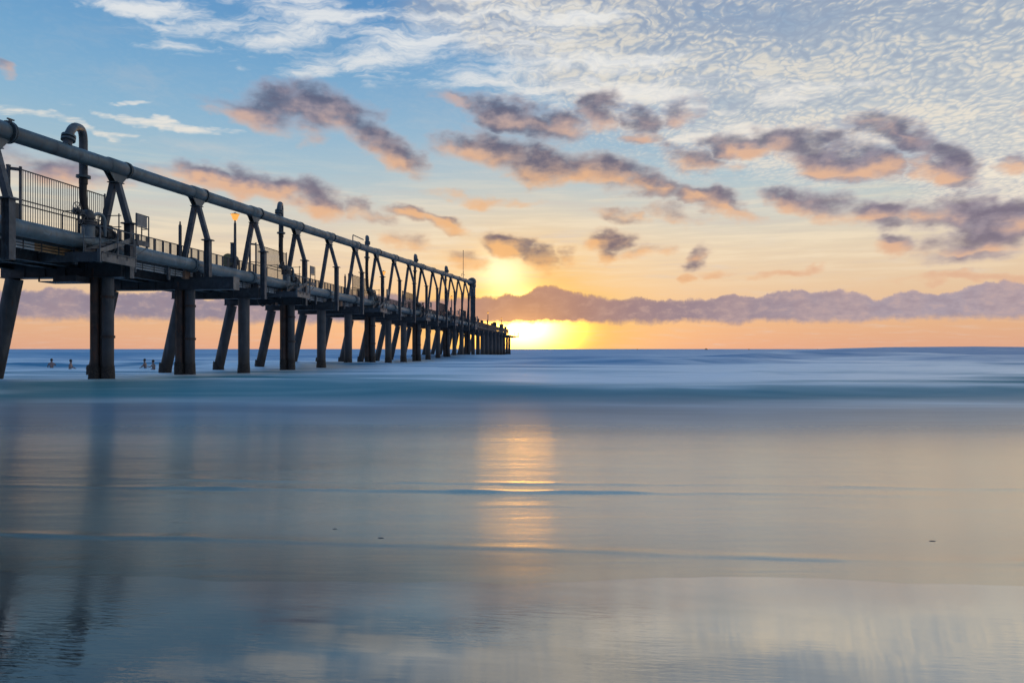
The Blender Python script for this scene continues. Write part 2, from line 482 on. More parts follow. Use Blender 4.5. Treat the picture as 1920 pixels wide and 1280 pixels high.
# ------------------------------------------------------------------ mesh helpers
class MB:
    def __init__(s):
        s.v, s.f, s.sm = [], [], []

    def add(s, vs, fs, smooth=False):
        o = len(s.v)
        s.v += [tuple(x) for x in vs]
        s.f += [tuple(i + o for i in f) for f in fs]
        s.sm += [smooth] * len(fs)
        return s

    def box(s, x0, x1, y0, y1, z0, z1):
        vs = [(x, y, z) for z in (z0, z1) for y in (y0, y1) for x in (x0, x1)]
        return s.add(vs, [(0, 2, 3, 1), (4, 5, 7, 6), (0, 1, 5, 4), (2, 6, 7, 3), (0, 4, 6, 2), (1, 3, 7, 5)])

    def bar(s, p0, p1, w, h, up=(0, 0, 1)):
        p0, p1 = Vector(p0), Vector(p1)
        d = (p1 - p0).normalized()
        u = Vector(up)
        if abs(d.dot(u)) > 0.98:
            u = Vector((0, 1, 0))
        sd_ = d.cross(u).normalized()
        u = sd_.cross(d).normalized()
        vs = [p + sd_ * (i * w / 2) + u * (j * h / 2) for p in (p0, p1) for j in (-1, 1) for i in (-1, 1)]
        return s.add(vs, [(0, 2, 3, 1), (4, 5, 7, 6), (0, 1, 5, 4), (2, 6, 7, 3), (0, 4, 6, 2), (1, 3, 7, 5)])

    def tube(s, pts, r, seg=12, caps=True):
        pts = [Vector(p) for p in pts]
        rs = r if isinstance(r, (list, tuple)) else [r] * len(pts)
        nrm = None
        vs = []
        for i, p in enumerate(pts):
            if i == 0:
                d = pts[1] - p
            elif i == len(pts) - 1:
                d = p - pts[-2]
            else:
                d = (pts[i + 1] - p).normalized() + (p - pts[i - 1]).normalized()
            d.normalize()
            if nrm is None:
                nrm = d.orthogonal().normalized()
            nrm = (nrm - d * nrm.dot(d)).normalized()
            bn = d.cross(nrm)
            for k in range(seg):
                t = 2 * math.pi * k / seg
                vs.append(p + (nrm * math.cos(t) + bn * math.sin(t)) * rs[i])
        fs = []
        for i in range(len(pts) - 1):
            for k in range(seg):
                fs.append((i * seg + k, i * seg + (k + 1) % seg, (i + 1) * seg + (k + 1) % seg, (i + 1) * seg + k))
        s.add(vs, fs, True)
        if caps:
            s.add(vs[:seg], [tuple(range(seg))[::-1]])
            s.add(vs[-seg:], [tuple(range(seg))])
        return s

    def lathe(s, prof, c=(0, 0, 0), seg=16, smooth=True):
        vs, fs = [], []
        for r, z in prof:
            for k in range(seg):
                t = 2 * math.pi * k / seg
                vs.append((c[0] + r * math.cos(t), c[1] + r * math.sin(t), c[2] + z))
        for i in range(len(prof) - 1):
            for k in range(seg):
                fs.append((i * seg + k, i * seg + (k + 1) % seg, (i + 1) * seg + (k + 1) % seg, (i + 1) * seg + k))
        return s.add(vs, fs, smooth)

    def torus(s, c, r, t, axis='y', seg=16, ts=6):
        vs, fs = [], []
        for i in range(seg):
            A = 2 * math.pi * i / seg
            for j in range(ts):
                B = 2 * math.pi * j / ts
                q = (r + t * math.cos(B))
                a_, b_, h_ = q * math.cos(A), q * math.sin(A), t * math.sin(B)
                o = {'y': (a_, h_, b_), 'x': (h_, a_, b_), 'z': (a_, b_, h_)}[axis]
                vs.append((c[0] + o[0], c[1] + o[1], c[2] + o[2]))
        for i in range(seg):
            for j in range(ts):
                fs.append((i * ts + j, i * ts + (j + 1) % ts, ((i + 1) % seg) * ts + (j + 1) % ts, ((i + 1) % seg) * ts + j))
        return s.add(vs, fs, True)

    def prism(s, poly, axis, a0, a1):
        n = len(poly)
        mk = {'x': lambda p, a: (a, p[0], p[1]), 'y': lambda p, a: (p[0], a, p[1]), 'z': lambda p, a: (p[0], p[1], a)}[axis]
        vs = [mk(p, a0) for p in poly] + [mk(p, a1) for p in poly]
        return s.add(vs, [tuple(range(n))[::-1], tuple(range(n, 2 * n))] + [(i, (i + 1) % n, n + (i + 1) % n, n + i) for i in range(n)])

    def mesh(s, name, m):
        me = bpy.data.meshes.new(name)
        me.from_pydata(s.v, [], s.f)
        me.polygons.foreach_set('use_smooth', s.sm)
        me.materials.append(M[m] if isinstance(m, str) else m)
        import bmesh
        bm = bmesh.new()
        bm.from_mesh(me)
        bmesh.ops.recalc_face_normals(bm, faces=bm.faces)
        bm.to_mesh(me)
        bm.free()
        return me


def obj(name, me, parent=None, loc=(0, 0, 0)):
    o = bpy.data.objects.new(name, me)
    C.objects.link(o)
    o.location = loc
    if parent:
        o.parent = parent
    return o


def build(mb, name, m, parent=None, loc=(0, 0, 0)):
    return obj(name, mb.mesh(name, m), parent, loc)


def tag(o, label=None, cat=None, group=None, kind=None):
    if label:
        o['label'] = label
    if cat:
        o['category'] = cat
    if group:
        o['group'] = group
    if kind:
        o['kind'] = kind
    return o


def thing(name, loc, label, cat, group=None):
    o = bpy.data.objects.new(name, None)
    o.empty_display_size = 0.2
    C.objects.link(o)
    o.location = loc
    return tag(o, label, cat, group)


ORD = ['first', 'second', 'third', 'fourth', 'fifth', 'sixth', 'seventh', 'eighth', 'ninth', 'tenth', 'eleventh', 'twelfth', 'thirteenth', 'fourteenth', 'fifteenth', 'sixteenth',
       'seventeenth', 'eighteenth', 'nineteenth', 'twentieth', 'twenty-first', 'twenty-second', 'twenty-third', 'twenty-fourth', 'twenty-fifth', 'twenty-sixth', 'twenty-seventh', 'twenty-eighth']

# ------------------------------------------------------------------ jetty frame of reference
X0 = -21.148
SP = 6.767
Y = lambda n: 23.49 + SP * n
PZ = lambda n: 9.50 + 0.28 * n         # axis of the rising upper pipe
NF = 17                                # pipe support frames
NB = 28                                # bents
LZ = 6.10                              # axis of the lower pipe
DECK = 6.10


def J(u, n, z):
    return Vector((X0 + u, Y(n), z))


# ------------------------------------------------------------------ beach and sea
def grid_mesh(name, P, Q, Zf, m):
    """P: lateral values per column as function of q; rows q"""
    nr, nc = P.shape
    wx = P * RGT.x + Q * FWD.x
    wy = P * RGT.y + Q * FWD.y
    co = np.stack([wx, wy, Zf], axis=-1).reshape(-1, 3)
    i = np.arange(nr - 1)[:, None] * nc + np.arange(nc - 1)[None, :]
    fc = np.stack([i, i + 1, i + nc + 1, i + nc], axis=-1).reshape(-1, 4)
    me = bpy.data.meshes.new(name)
    me.vertices.add(len(co))
    me.vertices.foreach_set('co', co.astype(np.float32).ravel())
    me.loops.add(fc.size)
    me.loops.foreach_set('vertex_index', fc.astype(np.int32).ravel())
    me.polygons.add(len(fc))
    me.polygons.foreach_set('loop_start', np.arange(0, fc.size, 4, dtype=np.int32))
    me.polygons.foreach_set('use_smooth', np.ones(len(fc), dtype=bool))
    me.update(calc_edges=True)
    me.validate()
    me.materials.append(m)
    return me


rng = np.random.default_rng(11)


def vnoise(x, y, seed=0):
    """smooth value noise, vectorised"""
    xi, yi = np.floor(x).astype(np.int64), np.floor(y).astype(np.int64)
    xf, yf = x - xi, y - yi
    xf, yf = xf * xf * (3 - 2 * xf), yf * yf * (3 - 2 * yf)

    def h(i, j):
        k = (i * 374761393 + j * 668265263 + seed * 1442695041) & 0xFFFFFFFF
        k = ((k ^ (k >> 13)) * 1274126177) & 0xFFFFFFFF
        return ((k ^ (k >> 16)) & 0xFFFF) / 65535.0
    return (h(xi, yi) * (1 - xf) + h(xi + 1, yi) * xf) * (1 - yf) + (h(xi, yi + 1) * (1 - xf) + h(xi + 1, yi + 1) * xf) * yf


def fbm(x, y, o=4, seed=0):
    t = 0
    a_ = 0.5
    for k in range(o):
        t = t + a_ * (vnoise(x, y, seed + k * 17) - 0.5)
        x, y, a_ = x * 2.03, y * 2.03, a_ * 0.5
    return t


def ridge(q, q0, wf, wb):
    d = q - q0
    return np.where(d < 0, np.exp(-(d / wf) ** 2), np.exp(-(d / wb) ** 2))


def taper(p, a_, b_, s):
    e = lambda t: np.exp(np.clip(t, -50, 50))
    return 1 / (1 + e(-(p - a_) / s)) / (1 + e((p - b_) / s))


def sstep(x, a_, b_):
    t = np.clip((x - a_) / (b_ - a_), 0, 1)
    return t * t * (3 - 2 * t)


WAVES = [  # distance, lateral from, to, height, front width, back width, skew
    (150, 55, 400, 2.0, 16, 20, 0.02), (118, 30, 75, 1.1, 8, 12, -0.03), (84, 4, 31, 0.72, 5.5, 8, 0.0), (92, 42, 140, 0.85, 6, 9, 0.0), (135, -260, -50, 1.0, 10, 14, 0.0),
    (130, -40, 20, 0.55, 9, 14, 0.0), (62, 20, 120, 0.35, 4, 7, 0.02), (51, -3, 9, 0.30, 3.6, 5, 0.03), (44, 10, 60, 0.26, 3, 5, -0.02), (70, -90, -10, 0.40, 4.5, 7, 0.0), (33.5, -60, -2, 0.24, 4.0, 4, -0.05), (26.5, -6, 60, 0.27, 3.0, 3.6, 0.02), (40, -40, 2, 0.14, 3, 4, 0.03)]
# thin ripple steps left by the last wash: distance at p=0, slope, height, width
LIPS = [(7.75, -0.045, 0.028, 0.05, -9, 3.4), (8.25, -0.055, 0.014, 0.05, -9, 9), (5.52, -0.10, 0.020, 0.045, -8, 9), (7.1, -0.05, 0.003, 0.05, -3, 9), (4.6, -0.04, 0.003, 0.05, -1.0, 5)]


def wander(P, Q, q0):
    """how far a crest strays from a straight line"""
    k = q0 / 24.0
    return 9.0 * min(9.0, k ** 1.5) * fbm(P / (10.0 * k), Q / (16.0 * k), 4, 87)


def sea_height(P, Q):
    z = np.zeros_like(P)
    for (q0, a_, b_, h, wf, wb, sk) in WAVES:
        z += h * taper(P, a_, b_, max(1.2, 0.05 * q0)) * ridge(Q + wander(P, Q, q0) + sk * P, q0, wf, wb)
    far = np.clip((Q - 25) / 80, 0, 1)
    z += far * 0.35 * fbm(P / 16.0, Q / 7.0, 3, 5)
    z += 0.04 * np.clip((Q - 9) / 12, 0, 1) * fbm(P / 5.0, Q / 1.9, 3, 9)
    big = np.clip((Q - 260) / 400, 0, 1)
    z *= (1 - big * 0.7)
    return z


def lip_height(P, Q):
    z = np.zeros_like(P)
    for (q0, sl, h, wd, a_, b_) in LIPS:
        c = q0 + sl * P + 0.35 * fbm(P / 2.6, P * 0 + q0, 3, 31) + 0.06 * fbm(P / 0.35, P * 0 + q0, 2, 37)
        d = Q - c
        prof = np.where(d < 0, np.exp(-(d / wd) ** 2), np.exp(-(d / (wd * 2.0)) ** 2))
        z += h * prof * taper(P, a_, b_, 0.5) * np.clip(0.45 + 3.2 * fbm(P / 1.1, P * 0 + q0, 3, 41), 0.28, 1.3)
    z += 0.013 * fbm(P / 1.7, Q / 0.40, 4, 51) * sstep(Q, 4.0, 7.5)
    return z


FRONTS = [  # clear dark water on wave faces: near and far distance, lateral from, to, how clear, skew
    (21.0, 25.5, -4, 70, 0.84, 0.02), (23.5, 33.0, -70, 1, 0.80, -0.05), (45.0, 51.0, -3, 8.5, 0.75, 0.03), (73, 84, 4, 30.5, 0.95, 0.0), (84, 92, 42, 160, 0.85, 0.0), (118, 150, 48, 500, 0.9, 0.02), (56, 61, 24, 120, 0.45, 0.02),
    (108, 117, 30, 80, 0.7, -0.03), (120, 150, -300, -45, 0.9, 0.0), (112, 132, -45, 22, 0.5, 0.0), (38, 41, -30, 3, 0.5, 0.03)]


def foam_cover(P, Q):
    lq = np.log(np.maximum(Q, 1.0))
    zone = np.interp(lq, [1.5, 1.9, 2.2, 2.45, 2.9, 3.05, 3.2, 3.4, 3.6, 4.3, 4.5, 4.75, 5.0, 5.6, 7.0], [0.0, 0.0, 0.03, 0.13, 0.24, 0.34, 0.30, 0.40, 0.70, 0.74, 0.60, 0.45, 0.25, 0.14, 0.05])
    n1 = fbm(P / 15.0 + 3.1 + Q * 0.02, Q / 5.5, 5, 81)
    n2 = fbm(P / 6.0 + Q * 0.10, Q / 1.5 + P * 0.05, 4, 83)
    n3 = fbm(P / 40.0, Q / 16.0, 3, 85)
    f = zone * (1.05 + 4.2 * n1 * np.clip((Q - 9) / 10, 0.25, 1) + 1.5 * n2 + 2.0 * n3 * np.clip((Q - 9) / 10, 0.25, 1))
    for (qa, qb, a_, b_, k, sk) in FRONTS:
        d = Q + wander(P, Q, qb) + sk * P
        w_ = max(0.8, 0.05 * qa)
        face = 1 / (1 + np.exp(np.clip(-(d - qa) / w_ * 2.2, -40, 40))) / (1 + np.exp(np.clip((d - qb) / w_ * 3.0, -40, 40)))
        crest = np.exp(-((d - qb - 0.5 * w_) / (1.5 * w_)) ** 2) * taper(P, a_, b_, max(1.5, 0.06 * qa))
        f = f + 0.38 * k * crest * np.clip(0.7 + 3.0 * n1 + 2.0 * n2, 0, 1.6)
        f = f * (1 - k * face * taper(P, a_, b_, max(1.5, 0.06 * qa)) * np.clip(0.95 + 1.8 * n2 + 1.6 * n1, 0, 1.1))
    # farther left the pier piles break the foam up; right of the pier the mist is thickest
    f = f * np.where(Q > 34, 0.9 + 0.25 * np.clip((P - 0) / 40, -0.1, 0.8), 1.0)
    f = f + 0.42 * sstep(-P, 4, 16) * ridge(Q, 58, 16, 34) * np.clip(0.9 + 2.2 * n2 + 2.0 * n1, 0, 1.4)
    # each pile stirs up a little foam
    for n in range(0, 12):
        for u in (-0.5, -6.0):
            v = J(u, n, 0)
            a_, b_ = v.dot(RGT), v.dot(FWD)
            f = f + 0.55 * np.exp(-(((P - a_) / 1.6) ** 2 + ((Q - b_ + 0.5) / 1.3) ** 2)) * (1 + 2 * n2)
    return np.clip(f, 0.0, 1.0)


def shore_q(P):
    return 4.55 - 0.045 * P + 0.85 * fbm(P / 2.0, P * 0 + 2.5, 4, 61) + 0.16 * np.exp(-((P - 1.5) / 1.2) ** 2)


def film(g, b, fac, rough, normal, tint=(1.0, 0.90, 0.76, 1)):
    """a sheet of standing water over the ground: part mirror, part what lies under it"""
    gl = g.n.new('ShaderNodeBsdfGlossy')
    g.put(gl.inputs['Color'], tint)  # default tint is warm: horizon glow put into the reflection colour
    g.put(gl.inputs['Roughness'], rough)
    gl.inputs['Anisotropy'].default_value = 0.60      # ripples run along the shore: they smear reflections towards the viewer
    tg = g.n.new('ShaderNodeCombineXYZ')
    for i in range(3):
        tg.inputs[i].default_value = RGT[i]
    g.l.new(tg.outputs[0], gl.inputs['Tangent'])
    g.l.new(normal, gl.inputs['Normal'])
    mx = g.n.new('ShaderNodeMixShader')
    g.put(mx.inputs[0], fac)
    g.l.new(b.outputs[0], mx.inputs[1])
    g.l.new(gl.outputs[0], mx.inputs[2])
    out = [n for n in g.n if n.type == 'OUTPUT_MATERIAL'][0]
    g.l.new(mx.outputs[0], out.inputs[0])


def wet_sand_fn(g, b):
    geo = g.n.new('ShaderNodeNewGeometry').outputs['Position']
    n1 = g.noise(g.mapping(geo, rot=(0, 0, -TH), scale=(0.35, 1.1, 1)), 1.0, 4, 0.55)
    c = g.mix(g.ss(n1, 0.35, 0.65), (0.024, 0.026, 0.028, 1), (0.016, 0.022, 0.027, 1))
    g.put(b.inputs['Base Color'], c)
    rg = g.ss(g.m('ADD', g.vm('DOT_PRODUCT', geo, tuple(FWD)), g.m('MULTIPLY', n1, 0.5)), 4.1, 4.9, 0.045, 0.14)
    g.put(b.inputs['Roughness'], rg)
    b.inputs['IOR'].default_value = 1.5
    pp = g.vm('DOT_PRODUCT', geo, tuple(RGT))
    pool = g.ss(g.m('ADD', pp, g.m('MULTIPLY', g.m('SUBTRACT', n1, 0.5), 3.0)), -2.0, 2.2, 0.06, 0.72)
    f1 = g.noise(g.mapping(geo, rot=(0, 0, -TH + 0.5), scale=(3.0, 18.0, 1)), 1.6, 3, 0.5, 0.2)
    f2 = g.noise(g.mapping(geo, rot=(0, 0, -TH - 0.4), scale=(4.0, 20.0, 1)), 1.7, 3, 0.5, 0.2)
    msk = g.ss(g.noise(g.mapping(geo, scale=(0.5, 0.9, 1)), 1.0, 2), 0.42, 0.62)
    h = g.m('ADD', g.m('MULTIPLY', g.m('ADD', f1, f2), msk), g.m('MULTIPLY', g.noise(g.mapping(geo, rot=(0, 0, -TH), scale=(0.8, 4.0, 1)), 1.0, 3), 0.8))
    bp = g.n.new('ShaderNodeBump')
    bp.inputs['Strength'].default_value = 0.22
    bp.inputs['Distance'].default_value = 0.004
    g.put(bp.inputs['Height'], h)
    g.l.new(bp.outputs[0], b.inputs['Normal'])
    film(g, b, pool, rg, bp.outputs[0])


def sea_fn(g, b):
    geo = g.n.new('ShaderNodeNewGeometry').outputs['Position']
    q = g.vm('DOT_PRODUCT', geo, tuple(FWD))
    p_ = g.vm('DOT_PRODUCT', geo, tuple(RGT))
    lq = g.m('LOGARITHM', g.m('MAXIMUM', q, 1.0), math.e)
    z = g.sep(geo)[2]
    # foam drawn out over the water: the sheet carries how much of it lies where
    at = g.n.new('ShaderNodeAttribute')
    at.attribute_name = 'foam'
    f2 = g.noise(g.comb(g.m('MULTIPLY', p_, 0.22), g.m('MULTIPLY', q, 1.1)), 1.0, 5, 0.62, 0.6)
    foam = g.m('MULTIPLY', at.outputs['Fac'], g.ss(f2, 0.25, 0.75, 0.75, 1.25))
    deep = g.mix(g.ss(lq, 3.5, 4.4), (0.045, 0.250, 0.300, 1), (0.040, 0.235, 0.46, 1))
    near = g.mix(g.ss(lq, 1.6, 2.6), (0.034, 0.027, 0.020, 1), (0.045, 0.050, 0.065, 1))
    body = g.mix(g.ss(lq, 2.9, 3.2), near, deep)
    col = g.mix(foam, body, (0.82, 0.91, 0.92, 1))
    g.put(b.inputs['Specular IOR Level'], g.ss(lq, 1.6, 2.6, 0.40, 0.0))
    g.put(b.inputs['Base Color'], col)
    rough = g.ramp(g.m('DIVIDE', lq, 6.0), [(0.0, (0.08,) * 3 + (1,)), (1.5 / 6, (0.14,) * 3 + (1,)), (1.62 / 6, (0.19,) * 3 + (1,)), (1.75 / 6, (0.26,) * 3 + (1,)), (2.0 / 6, (0.25,) * 3 + (1,)), (2.5 / 6, (0.25,) * 3 + (1,)), (3.0 / 6, (0.32,) * 3 + (1,)), (4.2 / 6, (0.36,) * 3 + (1,)), (1.0, (0.42,) * 3 + (1,))])
    g.put(b.inputs['Roughness'], rough)
    b.inputs['IOR'].default_value = 1.33
    fac = g.ramp(g.m('DIVIDE', lq, 6.0), [(0.0, (0.42,) * 3 + (1,)), (1.7 / 6, (0.58,) * 3 + (1,)), (2.2 / 6, (0.58,) * 3 + (1,)), (2.75 / 6, (0.42,) * 3 + (1,)), (2.98 / 6, (0.34,) * 3 + (1,)), (3.15 / 6, (0.09,) * 3 + (1,)), (4.0 / 6, (0.12,) * 3 + (1,)), (4.6 / 6, (0.20,) * 3 + (1,)), (5.2 / 6, (0.34,) * 3 + (1,)), (1.0, (0.45,) * 3 + (1,))])
    fac = g.m('ADD', fac, g.m('MULTIPLY', foam, g.ss(lq, 2.9, 3.6, 0.0, 0.40)))
    r1 = g.noise(g.comb(g.m('MULTIPLY', p_, 0.9), g.m('MULTIPLY', q, 6.0)), 1.0, 4, 0.55, 0.4)
    r2 = g.noise(g.comb(g.m('MULTIPLY', p_, 0.12), g.m('MULTIPLY', q, 0.8)), 1.0, 4, 0.6, 0.4)
    bp = g.n.new('ShaderNodeBump')
    g.put(bp.inputs['Strength'], g.ss(lq, 1.5, 2.6, 0.18, 0.45))
    bp.inputs['Distance'].default_value = 0.02
    r3 = g.noise(g.comb(g.m('MULTIPLY', p_, 2.6), g.m('MULTIPLY', q, 2.2)), 1.0, 3, 0.6)
    g.put(bp.inputs['Height'], g.m('ADD', g.m('MULTIPLY', r3, 0.45), g.m('ADD', r1, g.m('MULTIPLY', r2, 2.2))))
    g.l.new(bp.outputs[0], b.inputs['Normal'])
    pn = g.m('ADD', p_, g.m('MULTIPLY', g.m('SUBTRACT', g.noise(g.comb(g.m('MULTIPLY', p_, 0.3), g.m('MULTIPLY', q, 0.8)), 1.0, 3), 0.5), 2.0))
    sa, sb = g.ss(pn, -2.0, 2.2, 0.06, 0.72), g.ss(pn, -4.8, 2.0, 0.30, 0.96)
    bl = g.ss(lq, 1.5, 1.95)
    sh = g.m('ADD', g.m('MULTIPLY', sb, bl), g.m('MULTIPLY', sa, g.m('SUBTRACT', 1.0, bl)))
    nearw = g.ss(lq, 2.2, 2.75)
    fac = g.m('ADD', g.m('MULTIPLY', fac, nearw), g.m('MULTIPLY', sh, g.m('SUBTRACT', 1.0, nearw)))
    tint = g.mix(g.ss(lq, 2.35, 3.0), (1.0, 0.86, 0.66, 1), (0.93, 0.96, 0.99, 1))  # near the viewer the golden horizon glow is put into the film's tint
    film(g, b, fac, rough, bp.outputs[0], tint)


M['wet_sand'] = mat('wet_sand', wet_sand_fn)
M['sea'] = mat('silky_sea', sea_fn)


def build_ground():
    # sand: a film-covered beach under and before the wash; runs on behind the viewer and under the sea
    q = np.concatenate([np.linspace(-400, -2, 30), np.linspace(-1.5, 6.5, 260), np.geomspace(6.7, 60, 40), np.geomspace(70, 9000, 14)])
    t = np.concatenate([-np.geomspace(400, 8.2, 16), np.linspace(-8, 8, 220), np.geomspace(8.2, 400, 16)])
    Q = np.repeat(q[:, None], len(t), 1)
    P = np.repeat(t[None, :], len(q), 0) * np.where(Q > 60, np.clip(Q / 60, 1, 25), 1)
    Z = -0.0055 + 0.008 * np.clip(4.6 - Q, -0.5, 4) / 4 + 0.004 * fbm(P / 1.6, Q / 0.5, 3, 71)
    Z = np.where(Q > 5.2, -0.02 - 0.05 * np.minimum(Q - 5.2, 60), Z)
    s = obj('wet_sand', grid_mesh('wet_sand', P, Q, Z, M['wet_sand']))
    tag(s, kind='structure')
    # sea
    nr = 1250
    k = np.linspace(0, 1, nr)
    ang = np.concatenate([-np.tan(np.linspace(R(78), R(46), 14)), np.linspace(-math.tan(R(44)), math.tan(R(44)), 420), np.tan(np.linspace(R(46), R(78), 14))])
    r0 = np.full(len(ang), 4.55)
    Qb = r0[None, :] * (9000 / r0[None, :]) ** k[:, None]
    P = ang[None, :] * Qb
    sq = shore_q(np.clip(P, -9, 9))
    blend = np.clip((9.0 - Qb) / 4.4, 0, 1) ** 2
    Q = Qb + (sq - 4.55) * blend
    P = ang[None, :] * Qb
    edge = Q - sq
    Z = sea_height(P, Q) + lip_height(P, Q) * np.clip((14 - Q) / 4, 0, 1)
    lipz = -0.008 * (1 - sstep(edge, -0.05, 0.8))
    Z = Z * np.clip(edge / 1.2, 0, 1) + lipz
    me = grid_mesh('sea', P, Q, Z, M['sea'])
    at = me.attributes.new('foam', 'FLOAT', 'POINT')
    at.data.foreach_set('value', foam_cover(P, Q).astype(np.float32).ravel())
    o = obj('sea', me)
    tag(o, kind='structure')


build_ground()


# ------------------------------------------------------------------ pile bents
def crust(r, h=0.62, seed=0):
    rr = random.Random(seed)
    mb = MB()
    seg, rows = 18, 9
    vs, fs = [], []
    for i in range(rows):
        t = i / (rows - 1)
        for k in range(seg):
            A = 2 * math.pi * k / seg
            q = r * (1.015 + (1 - t) ** 0.6 * 0.20 * rr.uniform(0.1, 1.25))
            vs.append((q * math.cos(A), q * math.sin(A), -0.5 + (h + 0.5 + (rr.uniform(-0.08, 0.08) if 0 < i else 0)) * t))
    for i in range(rows - 1):
        for k in range(seg):
            fs.append((i * seg + k, i * seg + (k + 1) % seg, (i + 1) * seg + (k + 1) % seg, (i + 1) * seg + k))
    mb.add(vs, fs, False)
    return mb


pr = 0.355
me_pile = MB().tube([(0, 0, -2.5), (0, 0, 4.775)], pr, 24).mesh('pile', 'pile')
rk0, rk1 = Vector((-0.55, 0, -2.5)), Vector((1.08, 0, 4.775))
me_rake = MB().tube([rk0, rk1], pr, 24).mesh('raked_pile', 'pile')
me_crust = [crust(pr, 0.62, k).mesh('marine_growth', 'growth') for k in range(4)]
me_crust_s = [crust(0.26, 0.8, k + 9).mesh('marine_growth', 'growth') for k in range(2)]
me_pile_s = MB().tube([(0, 0, -2.5), (0, 0, 4.775)], 0.25, 22).mesh('pile', 'pile')
me_tube_a = MB().tube([(0, 0, -2.5), (0, 0, 5.2)], 0.19, 18).mesh('pump_tube', 'rust')
me_tube_b = MB().tube([(0, 0, -2.5), (0, 0, 5.2)], 0.135, 14).mesh('pump_tube', 'rust')
me_tube_c = MB().tube([(0, 0, -2.5), (0, 0, 5.2)], 0.075, 12).mesh('pump_tube', 'rust')
me_collar = MB().tube([(0, 0, -0.06), (0, 0, 0.06)], 0.30, 18).mesh('collar', 'rust')


def headmesh(x0, x1):
    mb = MB()
    # welded box beam: web box with wider top and bottom flanges and stiffeners
    mb.box(x0, x1, -0.30, 0.30, 4.815, 5.415)
    mb.box(x0 - 0.02, x1 + 0.02, -0.36, 0.36, 5.415, 5.45)
    mb.box(x0 - 0.02, x1 + 0.02, -0.36, 0.36, 4.78, 4.815)
    return mb


me_head = headmesh(-5.40, 0.46).mesh('headstock', 'beam')
me_head2 = headmesh(-5.40, 2.23).mesh('headstock', 'beam')
me_stiff = MB().box(-0.012, 0.012, -0.355, -0.30, 4.82, 5.41).mesh('stiffener', 'beam')
me_endplate = MB().box(0, 0.025, -0.33, 0.33, 4.76, 5.47).mesh('end_plate', 'galv')
me_drop = MB().box(-0.9, 0.9, -0.5, 0.5, 4.5, 4.54).box(-0.25, 0.85, -0.45, 0.45, 4.545, 4.775).bar((-0.88, -0.48, 4.52), (-0.88, -0.48, 4.8), 0.05, 0.05).bar((0.88, -0.48, 4.52), (0.88, -0.48, 4.8), 0.05, 0.05).bar((-0.88, 0.48, 4.52), (-0.88, 0.48, 4.8), 0.05, 0.05).mesh('hanging_tray', 'beam')

for n in range(NB):
    pump = (n % 3 == 1) and n <= 16
    if n == 0:
        lb = 'dark pile bent at the left edge of the picture, carrying the leftmost post'
    elif n == 1:
        lb = 'nearest full pile bent, an upright cluster of rusty tubes and a raked pile'
    elif n == 2:
        lb = 'pile bent whose crossbeam juts farthest out, with a pale end plate'
    elif n == NB - 1:
        lb = 'last pile bent, under the seaward tip of the jetty'
    elif pump:
        lb = f'{ORD[n]} pile bent from the left, with rusty tubes beside its upright pile'
    else:
        lb = f'{ORD[n]} pile bent from the left, grey upright pile under a crossbeam'
    t = thing('pile_bent', J(0, n, 0), lb, 'pile bent', 'pile bents carrying the jetty')
    hs = obj('headstock', me_head2 if n == 2 else me_head, t)
    if n == 2:
        obj('end_plate', me_endplate, hs, (2.255, 0, 0))
    for x in ((-4.2, -3.2, -2.2, -1.2) if n < 8 else ()):
        obj('stiffener', me_stiff, hs, (x, 0, 0))
    if n <= 21 and n != 0:
        rp = obj('raked_pile', me_rake, t, (-6.05, 0, 0))
        obj('marine_growth', me_crust[n % 4], rp, (0.02, 0, 0))
    if pump or n == 2:
        vp = obj('pile', me_pile_s, t, (-0.38, 0, 0))
        obj('marine_growth', me_crust_s[n % 2], vp)
        a1 = obj('pump_tube', me_tube_a, t, (-0.92, -0.12, 0))
        obj('marine_growth', me_crust_s[(n + 1) % 2], a1)
        obj('pump_tube', me_tube_b, t, (-0.665, 0.06, 0))
        obj('pump_tube', me_tube_c, t, (-1.20, 0.05, 0))
        obj('collar', me_collar, vp, (0, 0, 3.9))
        obj('collar', me_collar, vp, (0, 0, 2.1))
        if n == 1:
            obj('hanging_tray', me_drop, t, (-1.9, -0.7, 0))
    else:
        vp = obj('pile', me_pile, t, (-0.67, 0, 0))
        obj('marine_growth', me_crust[(n + 2) % 4], vp)
    if n >= 17:
        vp = obj('pile', me_pile, t, (-2.9, 0, 0))
        obj('marine_growth', me_crust[(n + 1) % 4], vp)

# ------------------------------------------------------------------ deck
dk = thing('jetty_deck', J(-3, 0, 5.2), 'long dark road deck of the jetty on steel girders', 'jetty')
y0, y1 = Y(-1.2) - Y(0), Y(27.25) - Y(0)
for x, nm in ((1.38, 'girder'), (0.2, 'girder'), (-1.9, 'girder')):
    mb = MB()
    mb.box(x - 0.02, x + 0.02, y0, y1, 0.0, 0.66)
    mb.box(x - 0.16, x + 0.16, y0, y1, -0.03, 0.0)
    mb.box(x - 0.16, x + 0.16, y0, y1, 0.66, 0.69)
    build(mb, nm, 'beam', dk)
me_panel = MB().box(-2.42, 2.22, 0.012, SP - 0.012, 0.695, 0.90).mesh('deck_panel', 'grate')
for n in range(-1, 27):
    obj('deck_panel', me_panel, dk, (0, SP * n, 0))

# ------------------------------------------------------------------ railings and screens
me_post = MB().box(-0.012, 0.012, -0.095, 0.095, 0, 1.12).mesh('post', 'slat')
me_bal = MB().box(-0.009, 0.009, -0.009, 0.009, 0.08, 1.11).mesh('baluster', 'slat')
scr = [(0.35 + 2.975 * k, 1.08 + 2.975 * k) for k in range(6)]


def in_screen(n):
    return any(a_ - 0.02 < n < b_ + 0.02 for a_, b_ in scr)


